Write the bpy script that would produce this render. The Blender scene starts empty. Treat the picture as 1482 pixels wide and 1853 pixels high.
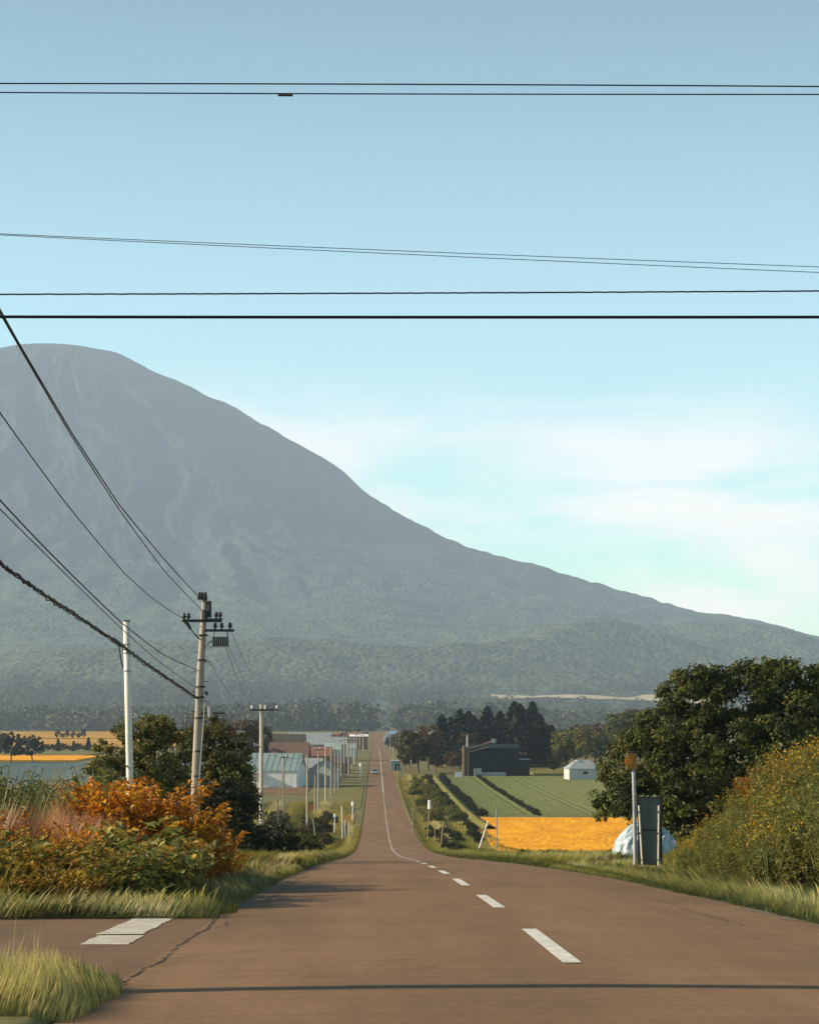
import bpy, math, random
import numpy as np
from mathutils import Vector, Matrix

S = bpy.context.scene
COL = S.collection
F = 4277.0            # focal length in photo pixels (photo 1482 wide)
VPX, HY = 680.0, 1300.0
R = math.radians

# ------------------------------------------------------------------ camera
cd = bpy.data.cameras.new('camera')
cam = bpy.data.objects.new('camera', cd); COL.objects.link(cam)
cam.location = (0, 0, 0); cam.rotation_euler = (R(90), 0, 0)
cd.sensor_fit = 'HORIZONTAL'; cd.sensor_width = 24.0; cd.lens = F / 1482 * 24.0
cd.shift_x = (741 - VPX) / 1482; cd.shift_y = (HY - 926.5) / 1482
cd.clip_start = 0.5; cd.clip_end = 60000
S.camera = cam

# ------------------------------------------------------------------ sky, sun, exposure
SUN_DIR = Vector((-1.0, 0.02, 0)).normalized()
SUN_EL = 25.0
W = bpy.data.worlds.new('World'); S.world = W; W.use_nodes = True
nt = W.node_tree; nt.nodes.clear()
def N(tree, typ, **kw):
    n = tree.nodes.new(typ)
    for k, v in kw.items(): setattr(n, k, v)
    return n
out = N(nt, 'ShaderNodeOutputWorld'); bg = N(nt, 'ShaderNodeBackground')
sky = N(nt, 'ShaderNodeTexSky', sky_type='NISHITA')
sky.sun_disc = False; sky.sun_elevation = R(SUN_EL); sky.sun_rotation = math.atan2(SUN_DIR.x, SUN_DIR.y)
sky.altitude = 200; sky.air_density = 1.0; sky.dust_density = 0.6; sky.ozone_density = 1.6
tc = N(nt, 'ShaderNodeTexCoord')
sep = N(nt, 'ShaderNodeSeparateXYZ'); nt.links.new(tc.outputs['Generated'], sep.inputs[0])
def M(tree, op, a, b=None, clamp=False):
    n = N(tree, 'ShaderNodeMath', operation=op); n.use_clamp = clamp
    for i, v in enumerate((a, b)):
        if v is None: continue
        if isinstance(v, (int, float)): n.inputs[i].default_value = v
        else: tree.links.new(v, n.inputs[i])
    return n.outputs[0]
az = M(nt, 'ARCTAN2', sep.outputs[0], sep.outputs[1])
cmb = N(nt, 'ShaderNodeCombineXYZ'); nt.links.new(az, cmb.inputs[0]); nt.links.new(sep.outputs[2], cmb.inputs[1])
mp = N(nt, 'ShaderNodeMapping'); mp.inputs['Scale'].default_value = (7.0, 30.0, 1); mp.inputs['Rotation'].default_value = (0, 0, R(-14)); mp.inputs['Location'].default_value = (3.1, 0.6, 0)
nt.links.new(cmb.outputs[0], mp.inputs[0])
cn = N(nt, 'ShaderNodeTexNoise'); cn.inputs['Scale'].default_value = 1.0; cn.inputs['Detail'].default_value = 7; cn.inputs['Roughness'].default_value = .60; cn.inputs['Distortion'].default_value = .55
nt.links.new(mp.outputs[0], cn.inputs['Vector'])
cr = N(nt, 'ShaderNodeMapRange', interpolation_type='SMOOTHSTEP')
cr.inputs[1].default_value = .34; cr.inputs[2].default_value = .62
nt.links.new(cn.outputs[0], cr.inputs[0])
band = N(nt, 'ShaderNodeMapRange', interpolation_type='SMOOTHSTEP')   # thin cloud lies low over the plain all round
band.inputs[1].default_value = .155; band.inputs[2].default_value = .105; nt.links.new(sep.outputs[2], band.inputs[0])
cm = M(nt, 'MULTIPLY', M(nt, 'MULTIPLY', cr.outputs[0], band.outputs[0]), 0.9)
tint = N(nt, 'ShaderNodeMix', data_type='RGBA', blend_type='MULTIPLY'); tint.inputs[0].default_value = 1
tint.inputs[7].default_value = (0.85, 1.085, 0.97, 1); nt.links.new(sky.outputs[0], tint.inputs[6])
mixc = N(nt, 'ShaderNodeMix', data_type='RGBA'); nt.links.new(cm, mixc.inputs[0]); nt.links.new(tint.outputs[2], mixc.inputs[6])
mixc.inputs[7].default_value = (5.9, 5.5, 5.2, 1)
grad = N(nt, 'ShaderNodeMapRange', interpolation_type='SMOOTHSTEP'); grad.inputs[1].default_value = .10; grad.inputs[2].default_value = .36; grad.inputs[3].default_value = .90; grad.inputs[4].default_value = .40
nt.links.new(sep.outputs[2], grad.inputs[0])
zen = N(nt, 'ShaderNodeMapRange'); zen.inputs[1].default_value = .30; zen.inputs[2].default_value = 1.0; zen.inputs[3].default_value = 1.0; zen.inputs[4].default_value = .55
nt.links.new(sep.outputs[2], zen.inputs[0]); gsky = M(nt, 'MULTIPLY', grad.outputs[0], zen.outputs[0])
gm = N(nt, 'ShaderNodeMix', data_type='RGBA', blend_type='MULTIPLY'); gm.inputs[0].default_value = 1; nt.links.new(mixc.outputs[2], gm.inputs[6]); nt.links.new(gsky, gm.inputs[7])
nt.links.new(gm.outputs[2], bg.inputs[0]); bg.inputs[1].default_value = 0.15
nt.links.new(bg.outputs[0], out.inputs[0])

sl = bpy.data.lights.new('sun', 'SUN'); sl.energy = 5.0; sl.angle = R(0.5); sl.color = (1.0, 0.83, 0.60)
so = bpy.data.objects.new('sun', sl); COL.objects.link(so)
sd = Vector((SUN_DIR.x * math.cos(R(SUN_EL)), SUN_DIR.y * math.cos(R(SUN_EL)), math.sin(R(SUN_EL))))
so.rotation_euler = sd.to_track_quat('Z', 'Y').to_euler(); so.location = (-60, 10, 60)

S.view_settings.view_transform = 'Standard'; S.view_settings.look = 'None'
S.view_settings.exposure = 0.93; S.view_settings.gamma = 1.0; S.view_settings.use_curve_mapping = False
S.render.engine = 'CYCLES'
S.cycles.use_denoising = True
S.cycles.max_bounces = 5; S.cycles.diffuse_bounces = 2; S.cycles.glossy_bounces = 2
S.cycles.transmission_bounces = 3; S.cycles.volume_bounces = 1; S.cycles.transparent_max_bounces = 4

# ------------------------------------------------------------------ helpers
rng = np.random.default_rng(11)
rnd = random.Random(5)

def np_mesh(name, V, faces, tint=None, smooth=False):
    """faces: list of int arrays (n,k)"""
    me = bpy.data.meshes.new(name)
    V = np.asarray(V, np.float32)
    me.vertices.add(len(V)); me.vertices.foreach_set('co', V.ravel())
    faces = [np.asarray(f, np.int32) for f in faces if len(f)]
    tot = sum(f.size for f in faces); nf = sum(len(f) for f in faces)
    me.loops.add(tot); me.polygons.add(nf)
    me.loops.foreach_set('vertex_index', np.concatenate([f.ravel() for f in faces]))
    sizes = np.concatenate([np.full(len(f), f.shape[1], np.int32) for f in faces])
    me.polygons.foreach_set('loop_start', np.concatenate([[0], np.cumsum(sizes)[:-1]]).astype(np.int32))
    me.polygons.foreach_set('use_smooth', np.full(nf, bool(smooth)))
    if tint is not None:
        a = me.attributes.new('tint', 'FLOAT', 'POINT'); a.data.foreach_set('value', np.asarray(tint, np.float32))
    me.update(calc_edges=True); me.validate()
    return me

def link(name, me, mat=None, parent=None, loc=(0, 0, 0), rz=0.0, sc=1.0):
    o = bpy.data.objects.new(name, me); COL.objects.link(o)
    if mat is not None and len(me.materials) == 0: me.materials.append(mat)
    if parent is not None: o.parent = parent
    o.location = loc; o.rotation_euler = (0, 0, rz)
    o.scale = (sc, sc, sc) if isinstance(sc, (int, float)) else sc
    return o
def tag(o, label=None, cat=None, group=None, kind=None):
    if label: o['label'] = label
    if cat: o['category'] = cat
    if group: o['group'] = group
    if kind: o['kind'] = kind
    return o
def thing(name, label, cat, loc=(0, 0, 0), rz=0.0, group=None, sc=1.0):
    o = bpy.data.objects.new(name, None); COL.objects.link(o)
    o.location = loc; o.rotation_euler = (0, 0, rz); o.empty_display_size = .2
    o.scale = (sc, sc, sc) if isinstance(sc, (int, float)) else sc
    return tag(o, label, cat, group)

class MB:
    def __init__(s): s.V = []; s.Q = []; s.T = []; s.n = 0
    def add(s, V, Q=(), T=()):
        s.V.append(np.asarray(V, float)); 
        if len(Q): s.Q.append(np.asarray(Q) + s.n)
        if len(T): s.T.append(np.asarray(T) + s.n)
        s.n += len(V); return s
    def box(s, c, d, rot=None, top=None):
        x, y, z = np.asarray(d) / 2.0
        V = np.array([(-x,-y,-z),(x,-y,-z),(x,y,-z),(-x,y,-z),(-x,-y,z),(x,-y,z),(x,y,z),(-x,y,z)])
        if top is not None: V[4:, :2] *= top
        if rot is not None: V = V @ np.array(rot.to_matrix() if hasattr(rot, 'to_matrix') else rot).T
        return s.add(V + np.asarray(c), [(0,3,2,1),(4,5,6,7),(0,1,5,4),(1,2,6,5),(2,3,7,6),(3,0,4,7)])
    def tube(s, P, r, k=6, cap=True):
        P = np.asarray(P, float); n = len(P); r = np.broadcast_to(np.asarray(r, float), (n,))
        T = np.gradient(P, axis=0) if n > 2 else np.repeat([P[1] - P[0]], 2, 0)
        T = T / np.linalg.norm(T, axis=1)[:, None]
        ref = np.where(np.abs(T[:, 2:3]) > .9, [[1., 0, 0]], [[0, 0, 1.]])
        A = np.cross(T, ref); A /= np.linalg.norm(A, axis=1)[:, None]; B = np.cross(T, A)
        a = np.arange(k) * 2 * np.pi / k
        V = (P[:, None] + r[:, None, None] * (np.cos(a)[None, :, None] * A[:, None] + np.sin(a)[None, :, None] * B[:, None])).reshape(-1, 3)
        Q = [(i*k + j, i*k + (j+1) % k, (i+1)*k + (j+1) % k, (i+1)*k + j) for i in range(n-1) for j in range(k)]
        s.add(V, Q)
        if cap:
            for i in (0, n-1):
                base = s.n - n*k + i*k
                s.V.append(P[i:i+1]); s.n += 1
                s.T.append(np.array([(base + j, base + (j+1) % k, s.n - 1) for j in range(k)]))
        return s
    def mesh(s, name, smooth=False):
        fs = []
        if s.Q: fs.append(np.concatenate(s.Q))
        if s.T: fs.append(np.concatenate(s.T))
        return np_mesh(name, np.concatenate(s.V), fs, smooth=smooth)
    def build(s, name, mat, parent=None, loc=(0,0,0), rz=0.0, smooth=False):
        return link(name, s.mesh(name, smooth), mat, parent, loc, rz)

def hash2(ix, iy, seed):
    h = (ix.astype(np.int64) * 374761393 + iy.astype(np.int64) * 668265263 + seed * 1274126177) & 0x7fffffff
    h = ((h ^ (h >> 13)) * 1274126177) & 0x7fffffff
    return ((h ^ (h >> 16)) & 0xffff) / 65535.0
def vnoise(x, y, seed=0):
    x = np.asarray(x, float); y = np.asarray(y, float)
    ix, iy = np.floor(x), np.floor(y); fx, fy = x - ix, y - iy
    fx = fx*fx*(3-2*fx); fy = fy*fy*(3-2*fy)
    a, b = hash2(ix, iy, seed), hash2(ix+1, iy, seed); c, d = hash2(ix, iy+1, seed), hash2(ix+1, iy+1, seed)
    return (a*(1-fx)+b*fx)*(1-fy) + (c*(1-fx)+d*fx)*fy
def fbm(x, y, seed=0, o=4, g=.5):
    t, a, n = 0, 1, 0
    for i in range(o):
        t = t + a * vnoise(x * 2**i, y * 2**i, seed + i); n += a; a *= g
    return t / n
def smooth(a, b, x):
    t = np.clip((np.asarray(x, float) - a) / (b - a), 0, 1); return t*t*(3-2*t)

# ------------------------------------------------------------------ terrain profile (heights relative to the eye)
PD = np.array([-200,-100,-20,0,10,18.4,23.8,29,33.7,40.6,45.8,54.8,79,109,121,164,234,284,385,503,600,850,1130,1300,1450,1600,1700,2000,2500,3000,20000], float)
PZ = np.array([3,1.2,-.70,-1.22,-1.58,-1.93,-2.14,-2.36,-2.57,-2.89,-3.13,-3.58,-4.86,-6.52,-7.2,-9.52,-12.75,-14.1,-15.2,-15.1,-14.4,-13.6,-15.0,-17.0,-13.2,-9.3,-9.6,-13.5,-14.5,-15,-40], float)
def _pchip():
    h = np.diff(PD); d = np.diff(PZ) / h; m = np.zeros(len(PD))
    for i in range(1, len(PD)-1):
        if d[i-1]*d[i] > 0:
            w1, w2 = 2*h[i]+h[i-1], h[i]+2*h[i-1]; m[i] = (w1+w2)/(w1/d[i-1]+w2/d[i])
    m[0], m[-1] = d[0], d[-1]; return m
PM = _pchip()
def prof(y):
    y = np.clip(np.asarray(y, float), PD[0], PD[-1]); i = np.clip(np.searchsorted(PD, y) - 1, 0, len(PD)-2)
    h = PD[i+1]-PD[i]; t = (y-PD[i])/h
    return ((1+2*t)*(1-t)**2*PZ[i] + t*(1-t)**2*h*PM[i] + t*t*(3-2*t)*PZ[i+1] + t*t*(t-1)*h*PM[i+1])
RL, RR, CX = -1.85, 4.85, 1.53
def gz(x, y):
    x = np.asarray(x, float); y = np.asarray(y, float)
    z = prof(y)
    right = smooth(5.9, 9.0, x) * smooth(31, 36, y) * (1 - smooth(50, 70, y)) * 1.75
    left = smooth(-2.6, -5.0, x) * smooth(28.5, 33, y) * (1 - smooth(44, 75, y)) * .25
    verge = .03 * (1 - smooth(RL-.15, RL-.02, x) * (1 - smooth(RR+.02, RR+.15, x)))
    return z + right*.86 + left + verge
def G(px, D): return (px - VPX) * D / F
def P(px, py, D): return Vector(((px - VPX) * D / F, D, (HY - py) * D / F))
def on(px, D, dz=0.0):
    x = G(px, D); return (x, D, float(gz(x, D)) + dz)

# ------------------------------------------------------------------ materials
def mat(name, col, rough=.7, var=0.0, scale=4.0, bump=0.0, col2=None, spec=.3, metal=0.0, detail=4, stretch=None, bscale=None, rand=0.0):
    m = bpy.data.materials.new(name); m.use_nodes = True; t = m.node_tree; b = t.nodes['Principled BSDF']
    b.inputs['Roughness'].default_value = rough; b.inputs['Metallic'].default_value = metal
    b.inputs['Specular IOR Level'].default_value = spec
    c1 = (*col, 1)
    if not var and col2 is None and not bump and not rand:
        b.inputs['Base Color'].default_value = c1; return m
    tcn = N(t, 'ShaderNodeTexCoord'); mp = N(t, 'ShaderNodeMapping'); t.links.new(tcn.outputs['Object'], mp.inputs[0])
    if stretch: mp.inputs['Scale'].default_value = stretch
    n = N(t, 'ShaderNodeTexNoise'); n.inputs['Scale'].default_value = scale; n.inputs['Detail'].default_value = detail; n.inputs['Roughness'].default_value = .6
    t.links.new(mp.outputs[0], n.inputs['Vector'])
    rmp = N(t, 'ShaderNodeValToRGB'); rmp.color_ramp.elements[0].position = .3; rmp.color_ramp.elements[1].position = .7
    if col2 is None: lo, hi = [c*(1-var) for c in col], [c*(1+var) for c in col]
    else: lo, hi = col, col2
    rmp.color_ramp.elements[0].color = (*lo, 1); rmp.color_ramp.elements[1].color = (*hi, 1)
    t.links.new(n.outputs[0], rmp.inputs[0]); c = rmp.outputs[0]
    if rand:
        oi = N(t, 'ShaderNodeObjectInfo'); hs = N(t, 'ShaderNodeHueSaturation'); t.links.new(c, hs.inputs['Color'])
        t.links.new(M(t, 'ADD', M(t, 'MULTIPLY', oi.outputs['Random'], 2*rand), 1-rand), hs.inputs['Value']); c = hs.outputs[0]
    t.links.new(c, b.inputs['Base Color'])
    if bump:
        n2 = N(t, 'ShaderNodeTexNoise'); n2.inputs['Scale'].default_value = bscale or scale*4; n2.inputs['Detail'].default_value = 5
        t.links.new(mp.outputs[0], n2.inputs['Vector'])
        bp = N(t, 'ShaderNodeBump'); bp.inputs['Strength'].default_value = min(1, bump); bp.inputs['Distance'].default_value = .02 * max(1, bump)
        t.links.new(n2.outputs[0], bp.inputs['Height']); t.links.new(bp.outputs[0], b.inputs['Normal'])
    return m

def leaf_mat(name, cols, transl=.28, rand=.18, gloss=.25, huev=.012):
    m = bpy.data.materials.new(name); m.use_nodes = True; t = m.node_tree; b = t.nodes['Principled BSDF']; o = t.nodes['Material Output']
    at = N(t, 'ShaderNodeAttribute', attribute_name='tint'); rp = N(t, 'ShaderNodeValToRGB')
    e = rp.color_ramp.elements
    for i, (p, c) in enumerate(cols):
        el = e[i] if i < 2 else e.new(p)
        el.position = p; el.color = (*c, 1)
    t.links.new(at.outputs['Fac'], rp.inputs[0])
    oi = N(t, 'ShaderNodeObjectInfo'); hs = N(t, 'ShaderNodeHueSaturation'); t.links.new(rp.outputs[0], hs.inputs['Color'])
    t.links.new(M(t, 'ADD', M(t, 'MULTIPLY', oi.outputs['Random'], 2*rand), 1-rand), hs.inputs['Value'])
    rr = M(t, 'FRACT', M(t, 'MULTIPLY', oi.outputs['Random'], 7.31))
    t.links.new(M(t, 'ADD', M(t, 'MULTIPLY', rr, 2*huev), .5-huev), hs.inputs['Hue'])
    b.inputs['Roughness'].default_value = .55; b.inputs['Specular IOR Level'].default_value = gloss
    t.links.new(hs.outputs[0], b.inputs['Base Color'])
    if transl:
        tr = N(t, 'ShaderNodeBsdfTranslucent'); t.links.new(hs.outputs[0], tr.inputs[0])
        mx = N(t, 'ShaderNodeMixShader'); mx.inputs[0].default_value = transl
        t.links.new(b.outputs[0], mx.inputs[1]); t.links.new(tr.outputs[0], mx.inputs[2]); t.links.new(mx.outputs[0], o.inputs[0])
    return m

MT = {}
MT['concrete_pole'] = mat('concrete_pole', (.34,.29,.235), .8, .18, 1.5, .3, stretch=(6,6,.6))
MT['old_pole'] = mat('old_pole', (.42,.36,.29), .85, .2, 1.5, .3, stretch=(6,6,.6), rand=.25)
MT['white_pole'] = mat('white_pole', (.68,.64,.56), .5, .06, 3)
MT['dark_metal'] = mat('dark_metal', (.035,.038,.04), .55)
MT['grey_metal'] = mat('grey_metal', (.30,.31,.32), .5, .12, 3)
MT['porcelain'] = mat('porcelain', (.72,.72,.70), .3)
MT['wire_black'] = mat('wire_black', (.012,.013,.015), .6)
MT['wire_grey'] = mat('wire_grey', (.16,.18,.19), .6)
MT['wire_brown'] = mat('wire_brown', (.055,.040,.036), .7, .5, .6)
MT['wood'] = mat('wood', (.33,.26,.19), .85, .2, 3, .3, stretch=(5,5,.5))
MT['white_paint'] = mat('white_paint', (.78,.78,.75), .5, .05, 4)
MT['amber'] = mat('amber', (.30,.15,.020), .45)
MT['orange_sign'] = mat('orange_sign', (.62,.20,.02), .45)
MT['bark'] = mat('bark', (.12,.085,.06), .9, .3, 3, .6, stretch=(4,4,.7))
MT['glass_dark'] = mat('glass_dark', (.02,.03,.035), .12, spec=.6)
MT['stem_green'] = mat('stem_green', (.10,.12,.035), .7, .2, 5)
MT['stem_brown'] = mat('stem_brown', (.17,.10,.05), .7, .2, 5)

# asphalt
def asphalt(name, col, seed):
    m = bpy.data.materials.new(name); m.use_nodes = True; t = m.node_tree; b = t.nodes['Principled BSDF']
    g = N(t, 'ShaderNodeNewGeometry')
    def noise(scale, det=4, st=(1,1,1), off=0):
        mp = N(t, 'ShaderNodeMapping'); mp.inputs['Scale'].default_value = st; mp.inputs['Location'].default_value = (off, seed, 0)
        t.links.new(g.outputs['Position'], mp.inputs[0])
        n = N(t, 'ShaderNodeTexNoise'); n.inputs['Scale'].default_value = scale; n.inputs['Detail'].default_value = det; n.inputs['Roughness'].default_value = .62
        t.links.new(mp.outputs[0], n.inputs['Vector']); return n.outputs[0]
    def rng_(x, a, b_, c, d):
        n = N(t, 'ShaderNodeMapRange'); n.inputs[1].default_value=a; n.inputs[2].default_value=b_; n.inputs[3].default_value=c; n.inputs[4].default_value=d
        t.links.new(x, n.inputs[0]); return n.outputs[0]
    big = rng_(noise(.5, 4, (1,.35,1)), .3, .7, .80, 1.16)       # worn lanes run along the road
    track = rng_(noise(1.1, 3, (1,.03,1), 4), .3, .7, .83, 1.13)
    fine = rng_(noise(22, 6), .28, .72, .72, 1.26)
    blot = rng_(noise(1.7, 6, (1,.6,1), 17), .60, .74, 1.0, .70)    # oil and tar spots
    grit = rng_(noise(110, 2), .3, .7, .78, 1.24)
    streak = rng_(noise(2.2, 5, (.25,1.6,1), 9), .35, .75, .88, 1.12)
    k = M(t, 'MULTIPLY', M(t, 'MULTIPLY', M(t, 'MULTIPLY', big, track), M(t, 'MULTIPLY', M(t, 'MULTIPLY', fine, blot), grit)), streak)
    c = N(t, 'ShaderNodeMix', data_type='RGBA', blend_type='MULTIPLY'); c.inputs[0].default_value = 1; c.inputs[6].default_value = (*[q*1.04 for q in col], 1)
    t.links.new(k, c.inputs[7]); t.links.new(c.outputs[2], b.inputs['Base Color'])
    b.inputs['Roughness'].default_value = .82; b.inputs['Specular IOR Level'].default_value = .3
    bp = N(t, 'ShaderNodeBump'); bp.inputs['Strength'].default_value = .5; bp.inputs['Distance'].default_value = .006
    t.links.new(noise(90, 4), bp.inputs['Height']); t.links.new(bp.outputs[0], b.inputs['Normal'])
    return m
MT['asphalt'] = asphalt('asphalt', (.185,.103,.046), 0)
MT['asphalt_old'] = asphalt('asphalt_old', (.150,.084,.041), 3)
MT['paint_worn'] = mat('paint_worn', (.34,.29,.22), .7, 0, 5, .3, col2=(.62,.58,.50), detail=8)
MT['road_paint'] = mat('road_paint', (.40,.36,.29), .6, 0, 9, .2, col2=(.80,.78,.72), detail=9)
MT['crack'] = mat('crack', (.045,.034,.026), .95)
MT['ground'] = mat('ground', (.070,.075,.020), .95, 0, .30, 2.0, col2=(.20,.165,.048), detail=12, bscale=2.5)
MT['gravel'] = mat('gravel', (.16,.12,.08), .9, .3, 14, .5)

# foliage
def lm(n, *a, **k): MT[n] = leaf_mat(n, *a, **k)
lm('leaf_oak', [(0,(.018,.030,.010)),(.5,(.074,.098,.020)),(1,(.245,.255,.042))], transl=.34)
lm('leaf_shrub', [(0,(.032,.038,.011)),(.5,(.112,.118,.028)),(1,(.28,.24,.06))], transl=.34)
lm('leaf_dark', [(0,(.012,.020,.012)),(.6,(.032,.040,.016)),(1,(.070,.070,.022))])
lm('leaf_conifer', [(0,(.005,.016,.016)),(.6,(.010,.028,.024)),(1,(.024,.042,.026))], transl=.1)
lm('leaf_brown', [(0,(.060,.040,.018)),(.6,(.11,.072,.028)),(1,(.17,.105,.04))])
lm('leaf_mixed', [(0,(.030,.030,.012)),(.6,(.075,.064,.020)),(1,(.14,.105,.03))])
lm('leaf_forest', [(0,(.018,.026,.016)),(.6,(.046,.056,.026)),(1,(.115,.118,.048))], transl=.15)
lm('leaf_knot', [(0,(.070,.080,.018)),(.4,(.175,.180,.040)),(.72,(.38,.33,.09)),(1,(.62,.38,.04))], gloss=.4, transl=.34)
lm('leaf_knot_yellow', [(0,(.11,.080,.014)),(.4,(.27,.20,.026)),(.75,(.50,.28,.022)),(1,(.60,.20,.012))], gloss=.35, transl=.34)
lm('leaf_orange', [(0,(.15,.050,.006)),(.4,(.47,.180,.006)),(.8,(.68,.29,.010)),(1,(.56,.34,.04))], gloss=.3, transl=.34)
lm('leaf_gold', [(0,(.085,.098,.024)),(.6,(.215,.210,.048)),(1,(.40,.34,.080))], transl=.34)
lm('flower_gold', [(0,(.50,.25,.01)),(.6,(.70,.36,.012)),(1,(.78,.46,.03))])
lm('leaf_rust', [(0,(.26,.09,.012)),(.6,(.48,.17,.016)),(1,(.6,.30,.04))])
lm('grass_green', [(0,(.075,.095,.028)),(.5,(.165,.175,.055)),(1,(.34,.30,.115))], transl=.4)
lm('grass_pale', [(0,(.14,.135,.040)),(.5,(.34,.30,.095)),(1,(.62,.52,.23))], transl=.4)
lm('grass_pink', [(0,(.13,.060,.025)),(.5,(.30,.15,.070)),(1,(.48,.30,.15))], transl=.4)
lm('grass_far', [(0,(.11,.115,.026)),(.5,(.22,.205,.048)),(1,(.40,.32,.08))], transl=.4)
lm('bush_bright', [(0,(.085,.095,.024)),(.6,(.17,.165,.040)),(1,(.28,.24,.065))], transl=.34)

# ------------------------------------------------------------------ ground sheet
def grid_mesh(name, xs, ys, zf, smooth_=True):
    X, Y = np.meshgrid(xs, ys); Z = zf(X, Y)
    nx, ny = len(xs), len(ys); i = np.arange(nx*ny).reshape(ny, nx)
    q = np.stack([i[:-1,:-1].ravel(), i[:-1,1:].ravel(), i[1:,1:].ravel(), i[1:,:-1].ravel()], 1)
    return np_mesh(name, np.stack([X.ravel(), Y.ravel(), Z.ravel()], 1), [q], smooth=smooth_)
xl = np.concatenate([[-9000,-5000,-2500,-1200,-600,-300,-150,-90,-60,-45], np.arange(-36,-8,2), np.arange(-8,-2,.5), [-2.0,RL-.06,RL+.06,0,CX,3,RR-.06,RR+.06], np.arange(5.2,14,.4), np.arange(14,36,2), [45,60,90,150,300,600,1200,2500,5000,9000]])
yl = np.concatenate([[-200,-100,-50], np.arange(-40,16,4), np.arange(16,75,.6), np.arange(75,300,4), np.arange(300,1700,20), np.arange(1700,4500,150), [5000,6500,9000,11000]])
SR0, SR1 = 17.3, 27.7     # side road from y=SR0 to SR1
def ground_z(X, Y):
    z = gz(X, Y) - .02
    z = z - .14 * ((X > RL) & (X < RR) & (Y < 1700)) - .14 * ((X < RL) & (X > -80) & (Y > SR0) & (Y < SR1 - .3))
    return z
g = link('ground', grid_mesh('ground', xl, np.unique(np.concatenate([yl, [SR0-.1, SR0+.1, SR1-.5, SR1]])), ground_z), MT['ground'])
tag(g, 'rolling farmland ground falling away from the road crest', kind='structure')

def road_strip(name, x0, x1, y0, y1, dz, m, step=None, parent=None, nx=2):
    ys = np.arange(y0, y1, step) if step else np.array([y0, y1]); ys = np.unique(np.append(ys, y1))
    return link(name, grid_mesh(name, np.linspace(x0, x1, nx), ys, lambda X, Y: prof(Y) + dz), m, parent)
ys = np.concatenate([np.arange(-100, 16, 4), np.arange(16, 130, 1.), np.arange(130, 420, 4), np.arange(420, 1720, 15)])
def road_z(X, Y): return prof(Y) + .05 * (1 - ((X - CX) / 3.4)**2) * smooth(0, 10, Y) - .03
road = link('road', grid_mesh('road', np.array([RL, -1, 0, CX, 3, 4, RR]), ys, road_z), MT['asphalt'])
tag(road, 'long straight brown asphalt road running to the far rise', kind='structure')
side = link('side_road', grid_mesh('side_road', np.array([-80, -30, -12, -6, -4, RL]), np.arange(SR0, SR1 + .1, .6), lambda X, Y: prof(Y) - .03), MT['asphalt_old'])
tag(side, 'darker side road joining from the west at the junction', kind='structure')

# centre dashes
yy = 18.4; k = 0
while yy < 470:
    L = 5.2
    me = grid_mesh('lane_dash', np.array([CX-.075, CX+.075]), np.linspace(yy, yy+L, 6), lambda X, Y: road_z(X, Y) + .006 + .00004*Y)
    link('lane_dash', me, MT['road_paint'], road); yy += 10.8
road_strip('centre_line', CX-.08, CX+.08, 475, 1150, .03, MT['road_paint'], 15, road)
# stop line across the side road, worn, in two pieces
for a, b in ((21.8, 23.4), (23.5, 27.9)):
    def zf(X, Y): return prof(Y) - .03 + .006
    xs_ = np.array([-2.78, -2.33]) + (.0 if a > 22 else .05); ysl = np.linspace(a, min(b, 27.6), 26); me = grid_mesh('stop_line', xs_, ysl, zf)
    co = np.empty(len(me.vertices)*3, np.float32); me.vertices.foreach_get('co', co); co = co.reshape(-1,3)
    co[:,0] += rng.normal(0,.012,len(co)); co[[0,1],1] += rng.uniform(-.05,.35,2); co[[-1,-2],1] -= rng.uniform(0,.3,2); me.vertices.foreach_set('co', co.ravel())
    link('stop_line', me, MT['paint_worn'], side)
# joint crack between the two surfaces
def crack(name, pts, w, parent):
    pts = np.array(pts, float); t = np.linspace(0, len(pts)-1, 90); x = np.interp(t, range(len(pts)), pts[:,0]); y = np.interp(t, range(len(pts)), pts[:,1])
    x = x + rng.normal(0, .018, len(x)); ww = w * rng.uniform(.15, 1.5, len(x))
    zc = (road_z(x, y) if parent.name == 'road' else prof(y) - .03) + .005
    V = np.concatenate([np.stack([x-ww, y, zc], 1), np.stack([x+ww, y, zc], 1)]); n = len(x)
    q = np.array([(i, i+n, i+n+1, i+1) for i in range(n-1)])
    return link(name, np_mesh(name, V, [q]), MT['crack'], parent)
crack('crack', [(RL+.05,16.2),(RL+.04,18),(RL+.10,20),(RL+.03,22),(RL+.09,24.5),(RL+.02,27),(RL+.08,29)], .012, road)
crack('crack', [(RL+.08,19.6),(RL+.3,19.9),(RL+.45,20.2)], .008, road)
crack('crack', [(RL+.3,33),(RL+.34,37),(RL+.28,42),(RL+.36,50)], .010, road)
crack('crack', [(3.9,24.5),(3.84,28),(3.92,33),(3.86,40)], .008, road)
crack('crack', [(-5.2,21.9),(-4.0,22.1),(-3.2,21.9),(-2.6,22.2)], .010, side)
crack('crack', [(RL+.1,24.8),(RL+.25,25.3),(RL+.18,26.4)], .008, road)

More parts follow.
